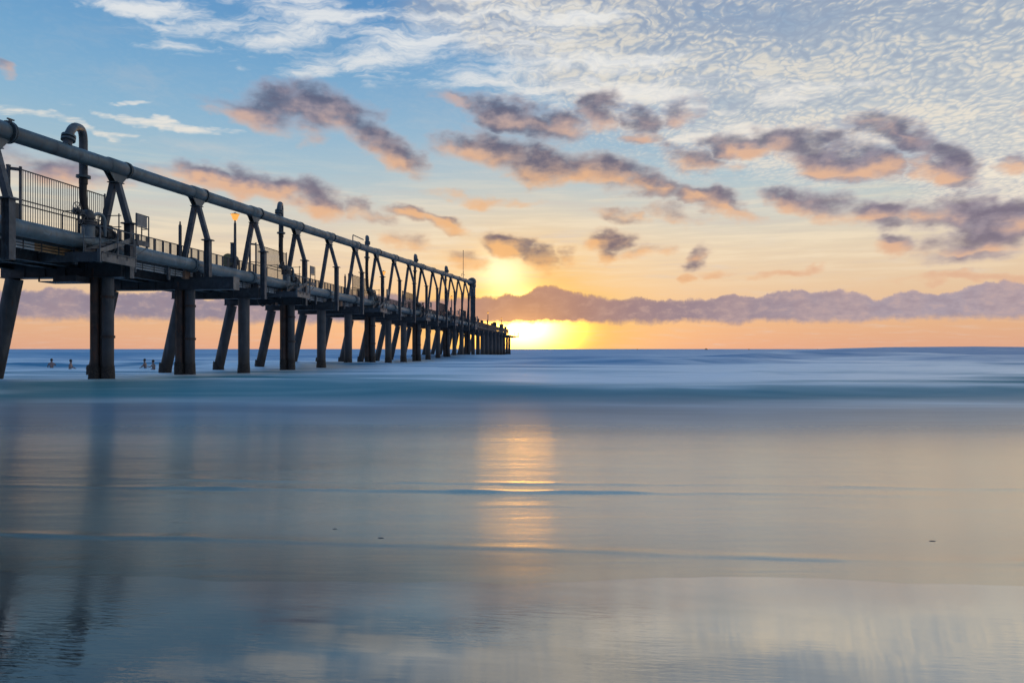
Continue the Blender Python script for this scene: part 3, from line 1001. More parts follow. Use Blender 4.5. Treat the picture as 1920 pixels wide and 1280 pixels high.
def railing(u, label, step, parts_to, bal=0.105):
    t = thing('deck_railing', J(u, 0, DECK - 0.003), label, 'railing')
    n0, n1 = -0.9, 27.0
    for zc, nm in ((1.13, 'top_rail'), (0.10, 'bottom_rail')):
        build(MB().tube([(0, (n0) * SP, zc), (0, n1 * SP, zc)], 0.027, 8), nm, 'slat', t)
    yy = n0 * SP
    i = 0
    while yy < n1 * SP:
        if not (u > -2 and in_screen(yy / SP)):
            obj('post', me_post, t, (0, yy, 0))
        yy += step
    mb = MB()
    yy = n0 * SP
    k = 0
    while yy < n1 * SP:
        yy += bal
        if u > -2 and in_screen(yy / SP):
            continue
        if k < parts_to and yy > -0.3 * SP:
            obj('baluster', me_bal, t, (0, yy, 0))
            k += 1
        else:
            mb.box(-0.009, 0.009, yy - 0.009, yy + 0.009, 0.08, 1.11)
    tag(build(mb, 'baluster_row', 'slat', t), kind='stuff')


railing(-0.92, 'long slatted railing along the near side of the deck, behind the lower pipe', 0.69, 290)
railing(-5.22, 'slatted railing along the far side of the deck', 1.38, 0)

me_sbal = MB().box(-0.010, 0.010, -0.010, 0.010, 0.05, 2.49).mesh('baluster', 'slat')
for k, (a_, b_) in enumerate(scr):
    L = (b_ - a_) * SP
    lb = f'tall slatted screen on the deck, {ORD[k]} from the left' if k else 'tall slatted screen with corner post on the deck, nearest and largest'
    t = thing('slatted_screen', J(-0.92, a_, DECK - 0.003), lb, 'screen', 'tall screens on the deck')
    for yy, w_ in ((0, 0.075), (L, 0.055)):
        build(MB().box(-w_ / 2, w_ / 2, -w_ / 2, w_ / 2, 0, 2.62), 'post', 'steel', t, (0, yy, 0))
    build(MB().box(-0.05, 0.05, -0.05, 0.05, 0, 2.58).box(-0.06, 0.06, -0.06, 0.06, 2.58, 2.64), 'corner_post', 'steel', t, (-0.30, -0.25, 0))
    build(MB().bar((-0.30, -0.25, 2.5), (0, 0, 2.5), 0.05, 0.12).bar((-0.30, -0.25, 1.3), (0, 0, 1.3), 0.05, 0.05), 'brace', 'steel', t)
    for zc in (2.51, 1.32, 0.08):
        build(MB().bar((0, 0.03, zc), (0, L - 0.03, zc), 0.035, 0.045), 'rail', 'slat', t)
    nb = int(L / 0.125)
    for i in range(1, nb):
        obj('baluster', me_sbal, t, (0, i * L / nb, 0))
    if k >= 2:
        build(MB().box(0.03, 0.16, 1.3, 2.0, 0.55, 1.25), 'cabinet', 'valve', t)
    if k == 0:
        for yy in (2.35, 2.85):
            build(MB().tube([(0.55, yy, 0.2), (0.55, yy, 0.95), (0.55, yy + 0.24, 0.95), (0.55, yy + 0.24, 0.2)], 0.028, 8), 'hoop', 'valve', t)

# ------------------------------------------------------------------ pipe support frames
me_hcol = {}


def h_column(z0, z1):
    mb = MB()
    w, t_ = 0.30, 0.022
    mb.box(-w / 2, -w / 2 + t_, -w / 2, w / 2, z0, z1)
    mb.box(w / 2 - t_, w / 2, -w / 2, w / 2, z0, z1)
    mb.box(-w / 2 + t_, w / 2 - t_, -0.008, 0.008, z0, z1)
    return mb


for n in range(NF):
    lb = ('leftmost A-shaped pipe support, cut by the left edge of the picture' if n == 0 else
          'last A-shaped pipe support before the big down-turned elbow' if n == NF - 1 else
          f'A-shaped steel support holding up the high pipe, {ORD[n]} from the left')
    t = thing('pipe_support', J(0, n, 5.46), lb, 'pipe support', 'A-shaped supports of the high pipe')
    o = -5.46
    zt = 6.94 + 0.28 * n + o
    za = 8.78 + 0.285 * n + o
    zb = (5.455 if n == 2 else 4.74) + o
    cx = 0.64
    build(h_column(zb, zt - 0.03), 'column', 'steel', t, (cx, 0, 0))
    cp = build(MB().box(cx - 0.27, cx + 0.27, -0.24, 0.24, zt - 0.03, zt).box(cx - 0.25, cx + 0.25, -0.22, 0.22, zt + 0.003, zt + 0.03), 'cap_plate', 'steel', t)
    build(MB().bar((cx - 0.02, 0, zt + 0.03), (0.10, 0, za - 0.01), 0.24, 0.22, (0, 1, 0)), 'leg', 'steel', t)
    build(MB().bar((-0.93, 0, -0.005), (-0.12, 0, za - 0.01), 0.26, 0.23, (0, 1, 0)), 'leg', 'steel', t)
    build(MB().box(-1.15, -0.70, -0.2, 0.2, -0.008, 0.02), 'base_plate', 'steel', t)
    # saddle: flat plate on the apex, tapering gussets, band round the pipe
    pz = PZ(n) + o
    sd_ = MB().box(-0.26, 0.26, -0.24, 0.24, za - 0.005, za + 0.03)
    for x in (-0.13, 0.13):
        sd_.prism([(-0.26, za + 0.03), (0.26, za + 0.03), (0.74, pz - 0.20), (-0.74, pz - 0.20)], 'x', x - 0.015, x + 0.015)
    sd_.prism([(-0.115, za + 0.03), (0.115, za + 0.03), (0.115, pz - 0.26), (-0.115, pz - 0.26)], 'y', -0.02, 0.02)
    build(sd_, 'saddle', 'pipe', t)

# ------------------------------------------------------------------ upper pipeline
up = thing('upper_pipeline', J(0, 0, PZ(0)), 'high grey-green pipe rising on A-shaped supports above the deck', 'pipe')
PR = 0.308


def uy(n):
    return Vector((0, SP * n, 0.28 * n))


ends = [-1.6] + [n + 0.10 for n in range(0, NF)]
for i in range(len(ends) - 1):
    build(MB().tube([uy(ends[i] + 0.002), uy(ends[i + 1] - 0.002)], PR, 32, False), 'pipe_section', 'pipe', up)
dirn = (uy(1) - uy(0)).normalized()
for n in range(0, 10):
    for f_ in (0.42, 0.77):
        if n or f_ > 0.3:
            build(MB().tube([uy(n + f_) - dirn * 0.012, uy(n + f_) + dirn * 0.012], PR + 0.008, 28, False), 'weld_seam', 'steel', up)


def bolts(rad, count, ln, br, base, d):
    mb = MB()
    nrm = Vector((1, 0, 0))
    bn = d.cross(nrm)
    for i in range(count):
        A = 2 * math.pi * i / count
        c = base + (nrm * math.cos(A) + bn * math.sin(A)) * rad
        mb.tube([c - d * ln, c + d * ln], br, 6)
    return mb


for n in range(NF):
    c = uy(n)
    col = build(MB().tube([c - dirn * 0.62, c - dirn * 0.55, c + dirn * 0.50, c + dirn * 0.57], [PR + 0.004, PR + 0.045, PR + 0.045, PR + 0.004], 32, False), 'collar', 'pipe', up)
    fl = MB()
    for s_ in (0.62, 0.71):
        f0 = c + dirn * s_
        fl.tube([f0, f0 + dirn * 0.05], PR + (0.11 if n == 0 else 0.075), 28)
    build(fl, 'flange', 'pipe', col)
    tag(build(bolts(PR + (0.075 if n == 0 else 0.05), 20, 0.10, 0.022, c + dirn * 0.69, dirn), 'bolt_ring', 'valve', col), kind='stuff')
# lifting lug on the near flange
build(MB().bar(uy(0.12) + Vector((0, 0, PR + 0.05)), uy(0.12) + Vector((0, 0, PR + 0.22)), 0.05, 0.12).bar(uy(0.10) + Vector((0, 0, PR + 0.2)), uy(0.145) + Vector((0, 0, PR + 0.2)), 0.06, 0.05), 'lug', 'valve', up)
# the far elbow and riser
e0 = uy(16.1)
ec = uy(16.12)
rz = -PZ(0) + DECK - 0.1
arc = []
RB = 1.15
for i in range(9):
    t_ = i / 8 * math.pi / 2
    arc.append(ec + Vector((0, RB * math.sin(t_), RB * math.cos(t_) - RB)) + Vector((0, 0.15, 0.25)))
arc.append(Vector((0, arc[-1].y, rz)))
build(MB().tube([ec + Vector((0, -0.2, 0.22))] + arc, [0.62] * 8 + [0.58, 0.50, 0.46], 24), 'elbow', 'pipe', up)
build(MB().tube([ec + Vector((0, -1.0, 0.0)), ec + Vector((0, -0.75, 0.05)), ec + Vector((0, -0.72, 0.05)), ec + Vector((0, 0.5, 0.25)), ec + Vector((0, 0.53, 0.25))], [0.36, 0.55, 0.78, 0.78, 0.6], 24), 'elbow_collar', 'pipe', up)
for zc in (5.2, 1.3):
    build(MB().tube([(0, arc[-1].y, rz + zc), (0, arc[-1].y, rz + zc + 0.09)], 0.60, 20), 'flange', 'pipe', up)
# small bypass loop and bracket on top
for nn, ln in ((5.9, 1.1),):
    a_ = uy(nn) + Vector((0, 0, PR))
    b_ = uy(nn + 0.46) + Vector((0, 0, PR + 0.35))
    build(MB().tube([a_, a_ + Vector((0, 0, 0.42)), a_ + Vector((0, 0.1, 0.55)), b_ + Vector((0, 0, 0.1))], 0.05, 8), 'bypass_pipe', 'pipe', up)

# ------------------------------------------------------------------ mast on the pipe
ms = thing('antenna_mast', J(0, 14.72, PZ(14.72) + PR), 'thin upright mast standing on the high pipe near its elbow', 'mast')
build(MB().tube([(0, 0, -0.01), (0, 0, 1.2)], 0.06, 8), 'mast_base', 'steel', ms)
build(MB().tube([(0, 0, 1.2), (0, 0, 4.75)], 0.045, 8), 'pole', 'steel', ms)
build(MB().tube([(0, 0, 4.75), (0, 0, 4.88)], 0.075, 8), 'tip_light', 'steel', ms)
build(MB().tube([(0, -1.6, 0.15), (0, -1.6, 0.65), (0, 1.7, 0.75)], 0.035, 6), 'bracket', 'steel', ms)

# ------------------------------------------------------------------ lower pipeline
lp = thing('lower_pipeline', J(0, 0, LZ), 'lower pale grey pipe running beside the deck railing', 'pipe')
LR = 0.315
le = [-1.6] + [n + 0.93 for n in range(-1, 17)] + [17.1]
for i in range(len(le) - 1):
    build(MB().tube([(0, SP * le[i] + 0.05, 0), (0, SP * le[i + 1] - 0.05, 0)], LR, 32, True), 'pipe_section', 'low', lp)
for i in range(1, len(le) - 1):
    yc = SP * le[i]
    f_ = build(MB().tube([(0, yc - 0.13, 0), (0, yc - 0.05, 0)], LR + 0.085, 26).tube([(0, yc + 0.03, 0), (0, yc + 0.11, 0)], LR + 0.085, 26), 'flange', 'low', lp)
    tag(build(bolts(LR + 0.055, 16, 0.17, 0.02, Vector((0, yc - 0.01, 0)), Vector((0, 1, 0))), 'bolt_ring', 'valve', f_), kind='stuff')
    build(MB().bar((0.12, yc - 0.06, LR + 0.05), (0.30, yc - 0.06, LR - 0.10), 0.05, 0.02, (0, 1, 0)), 'clip', 'conduit', f_)
# stools below the pipe at each bent
me_stool = MB().box(-0.24, 0.24, -0.12, 0.12, -0.645, -0.62).box(-0.02, 0.02, -0.12, 0.12, -0.62, -0.30).box(-0.22, 0.22, -0.008, 0.008, -0.62, -0.31).mesh('stool', 'steel')
for n in range(0, 17):
    obj('stool', me_stool, lp, (0, SP * n, 0))

# ------------------------------------------------------------------ conduits
cd = thing('conduit_rack', J(-0.42, 0, 5.58), 'three thin pale conduits one above another under the lower pipe', 'conduits')
for k in range(3):
    for a_, b_, mm in ((-1.4, 0.36, 'conduit'), (0.36, 0.80, 'ochre'), (0.80, 17.0, 'conduit')):
        build(MB().tube([(0, SP * a_, -0.115 + 0.115 * k), (0, SP * b_, -0.115 + 0.115 * k)], 0.045, 10), 'conduit', mm, cd)
me_clip = MB().box(-0.075, -0.05, -0.025, 0.025, -0.21, 0.19).box(0.05, 0.062, -0.025, 0.025, -0.19, 0.18).mesh('bracket', 'valve')
for i in range(-8, 120):
    obj('bracket', me_clip, cd, (0, i * 0.93, 0))
me_jb = MB().box(-0.09, 0.12, -0.26, 0.26, -0.25, 0.18).mesh('junction_box', 'box')
for nn in (1.93, 2.66, 3.7, 5.55):
    obj('junction_box', me_jb, cd, (0.06, SP * nn, 0.0))
me_hgr = MB().box(-0.05, 0.05, -0.09, 0.09, -0.45, 0.33).mesh('hanger', 'steel')
for nn in [0.17 + 0.5 * i for i in range(0, 12)]:
    obj('hanger', me_hgr, cd, (0.16, SP * nn, 0))


# ------------------------------------------------------------------ jet pump stations (every third bent)
def bend(p0, p1, p2, k=6):
    p0, p1, p2 = Vector(p0), Vector(p1), Vector(p2)
    return [p0 * (1 - t) ** 2 + p1 * 2 * t * (1 - t) + p2 * t * t for t in [i / k for i in range(k + 1)]]


def gooseneck(n, k):
    # n: station of the bent; local origin on the pipe axis where the branch leaves it
    na = n - 0.45
    t = thing('gooseneck_pipe', J(0, na, PZ(na)), ('large gooseneck pipe arching over the high pipe, nearest the left edge' if k == 0 else
              f'gooseneck pipe on top of the high pipe, {ORD[k]} from the left'), 'pipe bend', 'goosenecks on the high pipe')
    h = 1.22
    ux, yy = -0.58, 1.72
    pts = [Vector((0, 0, PR - 0.05)), Vector((-0.02, 0.1, 0.62))] + bend((-0.03, 0.13, 0.72), (-0.10, 0.42, h - 0.02), (-0.36, 1.05, h + 0.12)) + bend((-0.42, 1.22, h + 0.15), (ux, yy, h + 0.26), (ux, yy, h - 0.3)) + [Vector((ux, yy, 0.0)), Vector((ux, yy, -0.62))]
    build(MB().tube(pts, 0.17, 20), 'bend', 'steel', t)
    build(MB().tube([(-0.015, 0.07, 0.47), (-0.02, 0.09, 0.56)], 0.27, 20), 'flange', 'pipe', t)
    build(MB().tube([(-0.02, 0.10, 0.60), (-0.03, 0.13, 0.69)], 0.27, 20), 'flange', 'pipe', t)
    build(MB().tube([(ux, yy, -0.66), (ux, yy, -0.56)], 0.29, 20), 'flange', 'pipe', t)
    # hose
    z0 = PZ(na)
    hs = thing('drop_hose', J(ux, na, 6.9) + Vector((0, yy, 0)), ('thick black hose hanging from the nearest gooseneck to the valves' if k == 0 else
               f'black hose hanging below the {ORD[k]} gooseneck from the left'), 'hose', 'black hoses hanging below the goosenecks')
    tp = z0 - 0.67 - 6.9
    pts = bend((0, 0, tp), (-0.08, 0.0, tp * 0.5), (0.05, 0.12, 0.55), 8) + bend((0.07, 0.14, 0.5), (0.18, 0.25, 0.1), (0.42, 0.55, -0.32), 5)[1:]
    build(MB().tube(pts, 0.155, 16), 'hose', 'hose', hs)
    build(MB().tube([(0, 0, tp - 0.02), (0, 0, tp - 0.26)], 0.175, 16), 'clamp', 'hose', hs)


me_wheel = MB().torus((0, 0, 0), 0.26, 0.02, 'x', 20, 6)
for A in range(3):
    a_ = math.pi * A / 3
    me_wheel.bar((0, 0.25 * math.cos(a_), 0.25 * math.sin(a_)), (0, -0.25 * math.cos(a_), -0.25 * math.sin(a_)), 0.018, 0.018, (1, 0, 0))
me_wheel = me_wheel.mesh('hand_wheel', 'valve')


def valve_set(n, k):
    nn = n - 0.30
    t = thing('valve_assembly', J(0, nn, LZ + LR), ('cluster of valves with hand wheels on the lower pipe below the nearest hose' if k == 0 else
              f'valve cluster on the lower pipe, {ORD[k]} from the left'), 'valve', 'valve clusters on the lower pipe')
    # big stub rising out of the pipe
    build(MB().tube([(0.06, 0.15, -0.30), (0.06, 0.15, 0.42)], 0.27, 20), 'stub', 'low', t)
    build(MB().tube([(0.06, 0.15, 0.42), (0.06, 0.15, 0.50)], 0.36, 20).tube([(0.06, 0.15, 0.52), (0.06, 0.15, 0.60)], 0.36, 20), 'flange', 'valve', t)
    build(MB().lathe([(0.02, 1.08), (0.15, 1.06), (0.24, 0.9), (0.26, 0.72), (0.22, 0.6), (0.01, 0.6)], (0.06, 0.15, 0), 16), 'valve_body', 'valve', t)
    build(MB().tube([(0.06, 0.15, 0.85), (-0.25, -0.35, 0.98)], [0.15, 0.12], 12), 'gearbox', 'valve', t)
    build(MB().tube([(-0.2, -0.3, 0.97), (0.14, -0.55, 1.0)], 0.05, 8), 'spindle', 'valve', t)
    obj('hand_wheel', me_wheel, t, (0.10, -0.55, 0.99))
    obj('hand_wheel', me_wheel, t, (0.22, -0.35, 0.55))
    build(MB().tube([(0.10, 0.3, 0.85)] + bend((0.15, 0.6, 0.98), (0.2, 1.0, 1.05), (0.2, 1.02, 0.6)) + [Vector((0.2, 1.02, 0.05))], 0.075, 10), 'drain_pipe', 'low', t)
    build(MB().tube([(0.02, 0.45, 0.18), (0.0, 1.9, 0.14)], 0.20, 14), 'branch', 'valve', t)
    for yy in (0.62, 1.1, 1.6):
        build(MB().tube([(0.015, yy, 0.175), (0.013, yy + 0.12, 0.17)], 0.29, 14), 'flange', 'valve', t)
    build(MB().box(-0.28, 0.18, 1.2, 1.55, 0.3, 0.62).tube([(-0.05, 1.38, 0.6), (-0.05, 1.38, 0.85)], 0.1, 10), 'actuator', 'valve', t)


def rails(mb, pts, r=0.021):
    return mb.tube(pts, r, 8)


def platform(n, k):
    t = thing('access_platform', J(0, n, 5.6), ('access platform with steps and a notice board on its rail, nearest the camera' if k == 0 else
              f'railed access platform with steps over the lower pipe, {ORD[k]} from the left'), 'platform', 'access platforms beside the lower pipe')
    ya, yb = -0.40 * SP, -0.06 * SP
    uo = 1.18
    # channel frame
    build(MB().box(-3.3, uo, ya, ya + 0.07, -0.42, -0.02), 'front_beam', 'steel', t)
    build(MB().box(uo - 0.05, uo + 0.03, ya + 0.072, yb, -0.40, -0.03).box(uo - 0.03, uo + 0.12, ya + 0.072, yb, -0.03, -0.005), 'side_beam', 'galv', t)
    build(MB().box(-0.75, uo - 0.06, ya + 0.075, yb, -0.06, -0.015), 'floor', 'grate', t)
    build(MB().box(uo - 0.06, uo + 0.06, ya - 0.06, ya - 0.002, -0.44, 0.10), 'corner_plate', 'galv', t)
    for yy in (ya + 0.5, ya + 1.1, ya + 1.75):
        build(MB().box(uo + 0.032, uo + 0.05, yy - 0.04, yy + 0.04, -0.2, -0.04), 'cleat', 'steel', t)
    # lower railing
    mb = MB()
    for (u, yy) in ((uo, ya + 0.03), (uo, ya + 1.15), (uo, yb - 0.05), (0.45, ya + 0.03)):
        build(MB().tube([(u, yy, -0.2 if u == uo else -0.02), (u, yy, 1.05)], 0.028, 8), 'rail_post', 'galv', t)
    for z in (1.05, 0.55):
        build(rails(MB(), [(0.30, ya + 0.03, z - (0.0 if z > 1 else 0.0)), (uo, ya + 0.03, z), (uo, yb, z)]), 'handrail', 'galv', t)
    # flight of steps
    for u in (0.40, 1.08):
        build(MB().bar((u, ya + 0.15, 0.02), (u, -0.28, 0.86), 0.04, 0.20), 'stringer', 'galv', t)
    for i in range(1, 5):
        f_ = i / 5
        build(MB().box(0.43, 1.05, ya + 0.15 + f_ * (-0.43 - ya) - 0.11, ya + 0.15 + f_ * (-0.43 - ya) + 0.11, 0.86 * f_ - 0.02, 0.86 * f_ + 0.01), 'tread', 'grate', t)
    build(rails(MB(), [(0.40, ya + 0.2, 0.05), (0.40, ya + 0.2, 0.38), (0.40, ya + 0.5, 0.42), (0.40, ya + 0.95, 0.1)]), 'foot_loop', 'galv', t)
    # upper landing
    yc, yd = -0.30, 0.62
    build(MB().box(0.80, uo + 0.05, yc, yd, 0.80, 0.85).box(uo - 0.02, uo + 0.06, yc, yd, 0.62, 0.799), 'landing', 'steel', t)
    build(MB().box(-0.95, 0.46, yc, -0.18, 0.78, 0.85), 'bridge', 'steel', t)
    for (u, yy) in ((uo, yc), (uo, yd), (0.84, yd), (0.36, yc), (-0.6, yc)):
        build(MB().tube([(u, yy, 0.82), (u, yy, 2.02)], 0.028, 8), 'rail_post', 'steel', t)
    for z in (2.02, 1.45):
        build(rails(MB(), [(0.84, yd, z), (uo, yd, z), (uo, yc, z)]), 'handrail', 'steel', t)
    build(rails(MB(), [(-0.62, yc, 0.9)] + bend((-0.62, yc, 1.7), (-0.62, yc, 1.93), (-0.4, yc, 1.93), 4) + [Vector((0.47, yc, 1.93))]), 'handrail', 'steel', t)
    build(rails(MB(), [(-0.60, yc, 1.42), (0.47, yc, 1.42)]), 'handrail', 'steel', t)
    build(rails(MB(), [(-0.90, yc - 0.9, 2.0), (-1.5, yc - 0.9, 2.0)] + bend((-1.5, yc - 0.9, 2.0), (-1.68, yc - 0.9, 2.0), (-1.68, yc - 0.9, 1.8), 3) + [Vector((-1.68, yc - 0.9, 0.6))]).tube([(-0.90, yc - 0.9, 0.5), (-0.90, yc - 0.9, 2.06)], 0.028, 8), 'handrail', 'steel', t)
    build(MB().box(uo - 0.012, uo + 0.012, yc + 0.06, yd - 0.14, 1.48, 2.0), 'board', 'board', t)
    # braces under the landing
    build(MB().tube([(uo, yc - 0.05, 0.78), (uo, yc - 0.05, -0.62)], 0.04, 8), 'brace', 'galv', t)
    build(MB().tube([(uo, yd - 0.05, 0.62), (uo - 0.05, yc, 0.05)], 0.028, 8), 'brace', 'galv', t)


for k in range(6):
    n = 1 + 3 * k
    if n <= 15:
        gooseneck(n, k)
        valve_set(n, k)
    platform(n, k)

# dark drum at the left edge
dr = thing('black_valve_drum', J(0.2, -0.12, LZ + LR), 'round black drum on the lower pipe, cut by the left edge', 'drum')
build(MB().tube([(0, -0.5, 0.22), (0, 0.25, 0.22)], [0.42, 0.42], 22), 'drum', 'hose', dr)
build(MB().torus((0, 0.28, 0.22), 0.36, 0.06, 'y', 22, 8), 'rim', 'hose', dr)

# dark cabinet below it
cb = thing('steel_cabinet', J(0.25, -0.14, 4.79), 'grey steel cabinet under the lower pipe at the left edge', 'cabinet')
build(MB().box(-0.25, 0.25, -0.6, 0.30, 0.0, 0.98), 'case', 'steel', cb)
build(MB().box(-0.2, 0.2, -0.625, -0.603, 0.06, 0.9), 'door', 'steel', cb)

# ------------------------------------------------------------------ lamps and poles on the deck
lamps = [(2.86, 10.10), (7.78, 10.10), (13.7, 10.3), (20.3, 10.0), (24.2, 9.8)]
lamp_lab = ['lit amber street lamp on a dark post, nearest and largest', 'lit amber street lamp half hidden behind a pipe support, second from the left',
            'lit amber street lamp in front of the cloud bank, third from the left', 'small far street lamp on the pipeless end of the jetty, left of two', 'small far street lamp nearest the seaward tip of the jetty']
for (n, zt), lb in zip(lamps, lamp_lab):
    t = thing('street_lamp', J(-0.78, n, DECK - 0.003), lb, 'street lamp', 'street lamps on the jetty')
    h = zt - DECK
    build(MB().tube([(0, 0, 0), (0, 0, h - 0.62)], [0.10, 0.075], 12), 'post', 'steel', t)
    build(MB().tube([(0, 0, h - 0.62), (0, 0, h - 0.42)], 0.05, 10), 'neck', 'steel', t)
    build(MB().lathe([(0.07, h - 0.45), (0.15, h - 0.38), (0.20, h - 0.2), (0.265, h - 0.08), (0.26, h - 0.075)], (0, 0, 0), 18), 'globe', 'glow', t)
    build(MB().lathe([(0.275, h - 0.075), (0.28, h - 0.055), (0.10, h), (0.03, h + 0.05), (0.001, h + 0.055)], (0, 0, 0), 18), 'cap', 'steel', t)
    build(MB().lathe([(0.001, h - 0.30), (0.06, h - 0.25), (0.07, h - 0.18), (0.001, h - 0.10)], (0, 0, 0), 12), 'bulb', 'bulb', t)
    build(MB().box(-0.26, -0.10, -0.09, 0.09, 0.9, h - 1.9).box(-0.28, -0.10, -0.10, 0.10, h - 1.9, h - 1.85), 'control_box', 'steel', t)
    ld = bpy.data.lights.new('lamp_light', 'POINT')
    ld.energy = 14
    ld.color = (1.0, 0.55, 0.16)
    ld.shadow_soft_size = 0.12
    lo = bpy.data.objects.new('lamp_light', ld)
    C.objects.link(lo)
    lo.parent = t
    lo.location = (0, 0, h - 0.2)

for n, zt, lb in ((1.96, 8.5, 'slim dark pole with a stub top behind the second pipe support'), (5.93, 8.45, 'slim dark pole left of the third tall screen'), (9.0, 8.3, 'slim dark pole left of the fourth tall screen')):
    t = thing('slim_pole', J(-0.80, n, DECK - 0.003), lb, 'pole', 'slim dark poles on the deck')
    h = zt - DECK
    build(MB().tube([(0, 0, 0), (0, 0, h - 0.2)], 0.085, 12), 'pole', 'steel', t)
    build(MB().tube([(0, 0, h - 0.2), (0, 0, h)], [0.05, 0.035], 10), 'tip', 'steel', t)

cw = thing('round_housing', J(-1.5, 2.98, DECK - 0.003), 'rounded dark and yellow housing behind the rail beside the nearest lamp', 'housing')
build(MB().box(-0.3, 0.3, -0.3, 0.3, 0, 0.9), 'pedestal', 'valve', cw)
build(MB().tube([(0, -0.34, 1.12), (0, 0.34, 1.12)], 0.42, 22), 'drum', 'valve', cw)
build(MB().tube([(0, -0.38, 1.12), (0, -0.345, 1.12)], 0.40, 22), 'cover', 'yellow', cw)

# ------------------------------------------------------------------ seaward end: clutter on the deck and the end landing
el_ = thing('end_landing', J(0, 27.2, 4.9), 'small railed landing jutting from the seaward tip of the jetty', 'landing')
build(MB().box(-5.2, 0.9, 0, 3.0, 0, 0.18), 'slab', 'beam', el_)
build(MB().box(0.2, 1.7, 1.2, 4.2, 0.19, 0.45), 'step_floor', 'beam', el_)
for (u, y_) in ((1.6, 1.3), (1.6, 4.1), (0.3, 4.1), (-2.2, 2.9)):
    build(MB().tube([(u, y_, 0.3 if u > 0 else 0.18), (u, y_, 1.6)], 0.05, 8), 'rail_post', 'beam', el_)
build(MB().tube([(0.3, 4.1, 1.6), (1.6, 4.1, 1.6), (1.6, 1.3, 1.6)], 0.05, 8), 'handrail', 'beam', el_)
build(MB().tube([(0.3, 4.1, 1.05), (1.6, 4.1, 1.05), (1.6, 1.3, 1.05)], 0.05, 8), 'handrail', 'beam', el_)

clut = [(17.7, -1.4, 1.9, 0.55, 'dark equipment housing on the deck just past the down-turned elbow'), (18.6, -1.3, 1.7, 0.22, 'narrow upright cabinet on the far deck, left of the far lamps'),
        (19.5, -1.4, 1.6, 0.3, 'low dark cabinet on the far deck beside the left far lamp'), (21.9, -1.3, 1.55, 0.25, 'slim dark cabinet between the two far lamps'),
        (22.8, -1.4, 2.0, 0.45, 'tall dark cabinet between the two far lamps'), (25.0, -1.4, 2.1, 0.5, 'dark equipment hut near the seaward tip of the jetty'), (26.4, -1.4, 1.7, 0.35, 'dark cabinet at the very tip of the jetty')]
for (n, u, h, w_, lb) in clut:
    t = thing('equipment_cabinet', J(u, n, DECK - 0.003), lb, 'cabinet', 'cabinets on the far deck')
    build(MB().box(-w_, w_, -w_, w_, 0.0, h), 'case', 'valve', t)
    build(MB().prism([(-w_ - 0.06, h), (w_ + 0.06, h), (w_ * 0.5, h + 0.18), (-w_ * 0.5, h + 0.18)], 'y', -w_ - 0.06, w_ + 0.06), 'lid', 'valve', t)
    build(MB().box(w_ + 0.002, w_ + 0.03, -w_ * 0.7, w_ * 0.7, 0.15, h - 0.15), 'door', 'valve', t)

# cable loops below the deck
cbl = thing('cable_loop', J(-0.3, 3.15, 4.77), 'black cable hanging in a loop below the deck past the third bent', 'cable')
build(MB().tube([(0, 0, 0), (0, 0.3, -0.28), (0, 0.9, -0.36), (0, 1.5, -0.2), (0, 2.0, -0.25), (0, 2.7, 0.0)], 0.035, 8), 'cable', 'hose', cbl)
build(MB().box(-0.1, 0.1, 2.6, 3.0, -0.2, 0.02), 'clamp_box', 'hose', cbl)


# ------------------------------------------------------------------ people
def body(name, joints, edges, parent, m, root=0):
    me = bpy.data.meshes.new(name)
    me.from_pydata([j[0] for j in joints], edges, [])
    o = obj(name, me, parent)
    me.materials.append(M[m])
    md = o.modifiers.new('skin', 'SKIN')
    md.use_smooth_shade = True
    for i, j in enumerate(joints):
        sv = me.skin_vertices[0].data[i]
        r = j[1]
        sv.radius = (r, r) if not isinstance(r, tuple) else r
        sv.use_root = (i == root)
    ss_ = o.modifiers.new('sub', 'SUBSURF')
    ss_.levels = 1
    ss_.render_levels = 2
    return o


def standing(loc, rz, label, cloth, lean=0.0, arms='rail'):
    t = thing('person', loc, label, 'person')
    t.rotation_euler = (0, 0, rz)
    j = [((0, 0, 0.95), (0.16, 0.12)), ((0, 0.02, 1.15), (0.145, 0.11)), ((0, 0.04 + lean, 1.40), (0.18, 0.115)), ((0, 0.05 + lean, 1.52), 0.065), ((0, 0.07 + lean, 1.60), (0.08, 0.09)), ((0, 0.08 + lean, 1.74), (0.075, 0.09)),
         ((0.20, 0.04 + lean, 1.42), 0.06), ((0.26, 0.12 + lean, 1.15), 0.045), ((0.20, 0.38 + lean, 1.08), 0.034), ((0.18, 0.46 + lean, 1.07), (0.04, 0.02)),
         ((-0.20, 0.04 + lean, 1.42), 0.06), ((-0.26, 0.12 + lean, 1.15), 0.045), ((-0.20, 0.38 + lean, 1.08), 0.034), ((-0.18, 0.46 + lean, 1.07), (0.04, 0.02)),
         ((0.10, 0, 0.88), 0.095), ((0.12, 0.03, 0.50), 0.065), ((0.12, 0.0, 0.10), 0.045), ((0.13, 0.14, 0.04), (0.045, 0.03)),
         ((-0.10, 0, 0.88), 0.095), ((-0.12, 0.03, 0.50), 0.065), ((-0.12, 0.0, 0.10), 0.045), ((-0.13, 0.14, 0.04), (0.045, 0.03))]
    e = [(0, 1), (1, 2), (2, 3), (3, 4), (4, 5), (2, 6), (6, 7), (7, 8), (8, 9), (2, 10), (10, 11), (11, 12), (12, 13), (0, 14), (14, 15), (15, 16), (16, 17), (0, 18), (18, 19), (19, 20), (20, 21)]
    body('body', j, e, t, cloth)
    build(MB().lathe([(0.001, 1.86), (0.06, 1.845), (0.098, 1.79), (0.105, 1.72), (0.09, 1.68)], (0, 0.055 + lean, 0), 14), 'hair', 'hair', t)
    return t


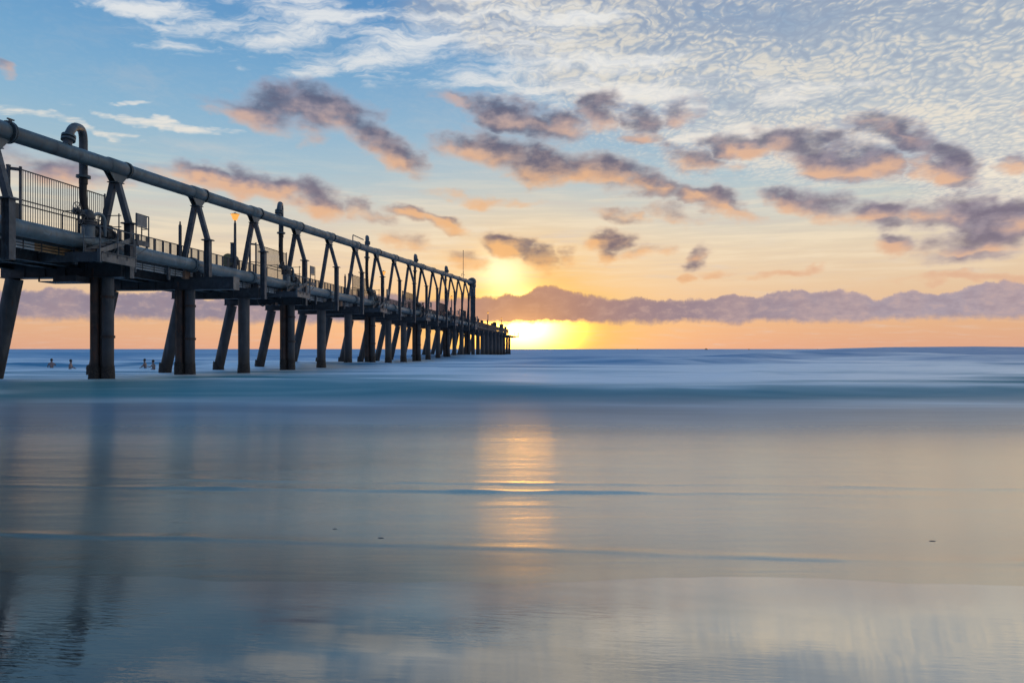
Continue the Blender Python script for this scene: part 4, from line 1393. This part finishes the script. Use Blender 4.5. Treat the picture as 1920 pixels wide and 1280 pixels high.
def wader(loc, rz, label, arm):
    loc = Vector(loc) - Vector((0, 0, 0.10))
    t = thing('person', loc, label, 'person', 'people wading in the sea')
    t.rotation_euler = (0, 0, rz)
    j = [((0, 0, -0.12), (0.16, 0.12)), ((0, 0.02, 0.15), (0.14, 0.105)), ((0, 0.05, 0.42), (0.17, 0.11)), ((0, 0.06, 0.54), 0.06), ((0, 0.08, 0.61), (0.075, 0.085)), ((0, 0.09, 0.74), (0.07, 0.085)),
         ((0.19, 0.05, 0.44), 0.055), ((0.27, 0.14, 0.24 + arm * 0.4), 0.043), ((0.24, 0.36, 0.20 + arm), 0.032), ((0.22, 0.44, 0.21 + arm), (0.035, 0.02)),
         ((-0.19, 0.05, 0.44), 0.055), ((-0.26, 0.10, 0.24), 0.043), ((-0.24, 0.3, 0.14), 0.032), ((-0.22, 0.38, 0.12), (0.035, 0.02)),
         ((0.1, 0, -0.25), 0.09), ((0.12, 0, -0.6), 0.06), ((-0.1, 0, -0.25), 0.09), ((-0.12, 0, -0.6), 0.06)]
    e = [(0, 1), (1, 2), (2, 3), (3, 4), (4, 5), (2, 6), (6, 7), (7, 8), (8, 9), (2, 10), (10, 11), (11, 12), (12, 13), (0, 14), (14, 15), (0, 16), (16, 17)]
    body('body', j, e, t, 'skin')
    build(MB().lathe([(0.001, 0.86), (0.06, 0.845), (0.095, 0.79), (0.10, 0.72), (0.085, 0.68)], (0, 0.065, 0), 14), 'hair', 'hair', t)
    return t


standing(J(0.86, 9.62, 5.59), R(100), 'person in dark clothes leaning on the rail of a platform under the high pipe', 'dark_cloth', 0.06)


def sea_at(px, q):
    P_ = (px - 960) / 1333 * q
    z = float(sea_height(np.array([[P_]]), np.array([[q]]))[0, 0])
    v = FWD * q + RGT * P_
    return Vector((v.x, v.y, z))


wader(sea_at(97, 58), R(40), 'wader with one hand raised, left of the nearest pile cluster, farther from it', 0.10)
wader(sea_at(131, 55), R(-70), 'wader left of the nearest pile cluster, closer to it', 0.0)
wader(sea_at(273, 57), R(100), 'wader between the nearest pile cluster and the next raked pile, on the left', 0.06)
wader(sea_at(289, 54), R(150), 'wader beside the raked pile, right of the other waders', 0.14)

# ------------------------------------------------------------------ far boats on the horizon
for px, lb in ((1195, 'tiny far boat on the horizon nearest the sun'), (1324, 'largest of the tiny far boats on the horizon'), (1404, 'tiny far boat on the horizon right of the largest'), (1533, 'tiny far boat on the horizon farthest right')):
    q_ = 1500.0
    v = FWD * q_ + RGT * ((px - 960) / 1333 * q_)
    t = thing('far_boat', (v.x, v.y, -0.3), lb, 'boat', 'far boats on the horizon')
    k = 1.0 if px == 1324 else 0.6
    build(MB().prism([(-3.4 * k, 0), (3.2 * k, 0), (4.2 * k, 1.5 * k), (-3.6 * k, 1.3 * k)], 'y', -1.1 * k, 1.1 * k), 'hull', 'dark_cloth', t)
    build(MB().prism([(-1.6 * k, 1.36 * k), (1.2 * k, 1.40 * k), (0.7 * k, 2.9 * k), (-1.5 * k, 2.9 * k)], 'y', -0.8 * k, 0.8 * k), 'cabin', 'dark_cloth', t)

# ------------------------------------------------------------------ bits of shell in the wash
for px, py, lb in ((628, 991, 'small dark shell in the wash, left of the sun streak and farther out'), (714, 1008, 'dark shell just above the middle ripple line, left of the sun streak'), (1748, 1014, 'dark shell lying alone in the wash on the right')):
    q_ = EYE * 1333 / (py - 654)
    P_ = (px - 960) / 1333 * q_
    v = FWD * q_ + RGT * P_
    zz = float((sea_height(np.array([[P_]]), np.array([[q_]])) + lip_height(np.array([[P_]]), np.array([[q_]])))[0, 0])
    mb = MB()
    vs, fs = [], []
    for i in range(5):
        t_ = i / 4
        r_ = (0.020 if px == 628 else 0.026) * math.sqrt(max(0.0, 1 - t_ ** 2)) + 0.001
        for kk in range(12):
            A = 2 * math.pi * kk / 12
            vs.append((r_ * math.cos(A) * 1.25 * (1 + 0.08 * math.cos(5 * A)), r_ * 0.8 * math.sin(A), 0.006 * t_ + 0.001 * math.cos(8 * A) - 0.003))
    for i in range(4):
        for kk in range(12):
            fs.append((i * 12 + kk, i * 12 + (kk + 1) % 12, (i + 1) * 12 + (kk + 1) % 12, (i + 1) * 12 + kk))
    mb.add(vs, fs, True)
    o = build(mb, 'shell', 'shell', None, (v.x, v.y, zz))
    o.rotation_euler = (0, 0, random.uniform(-0.4, 0.4))
    tag(o, lb, 'shell', 'dark shells in the wash')
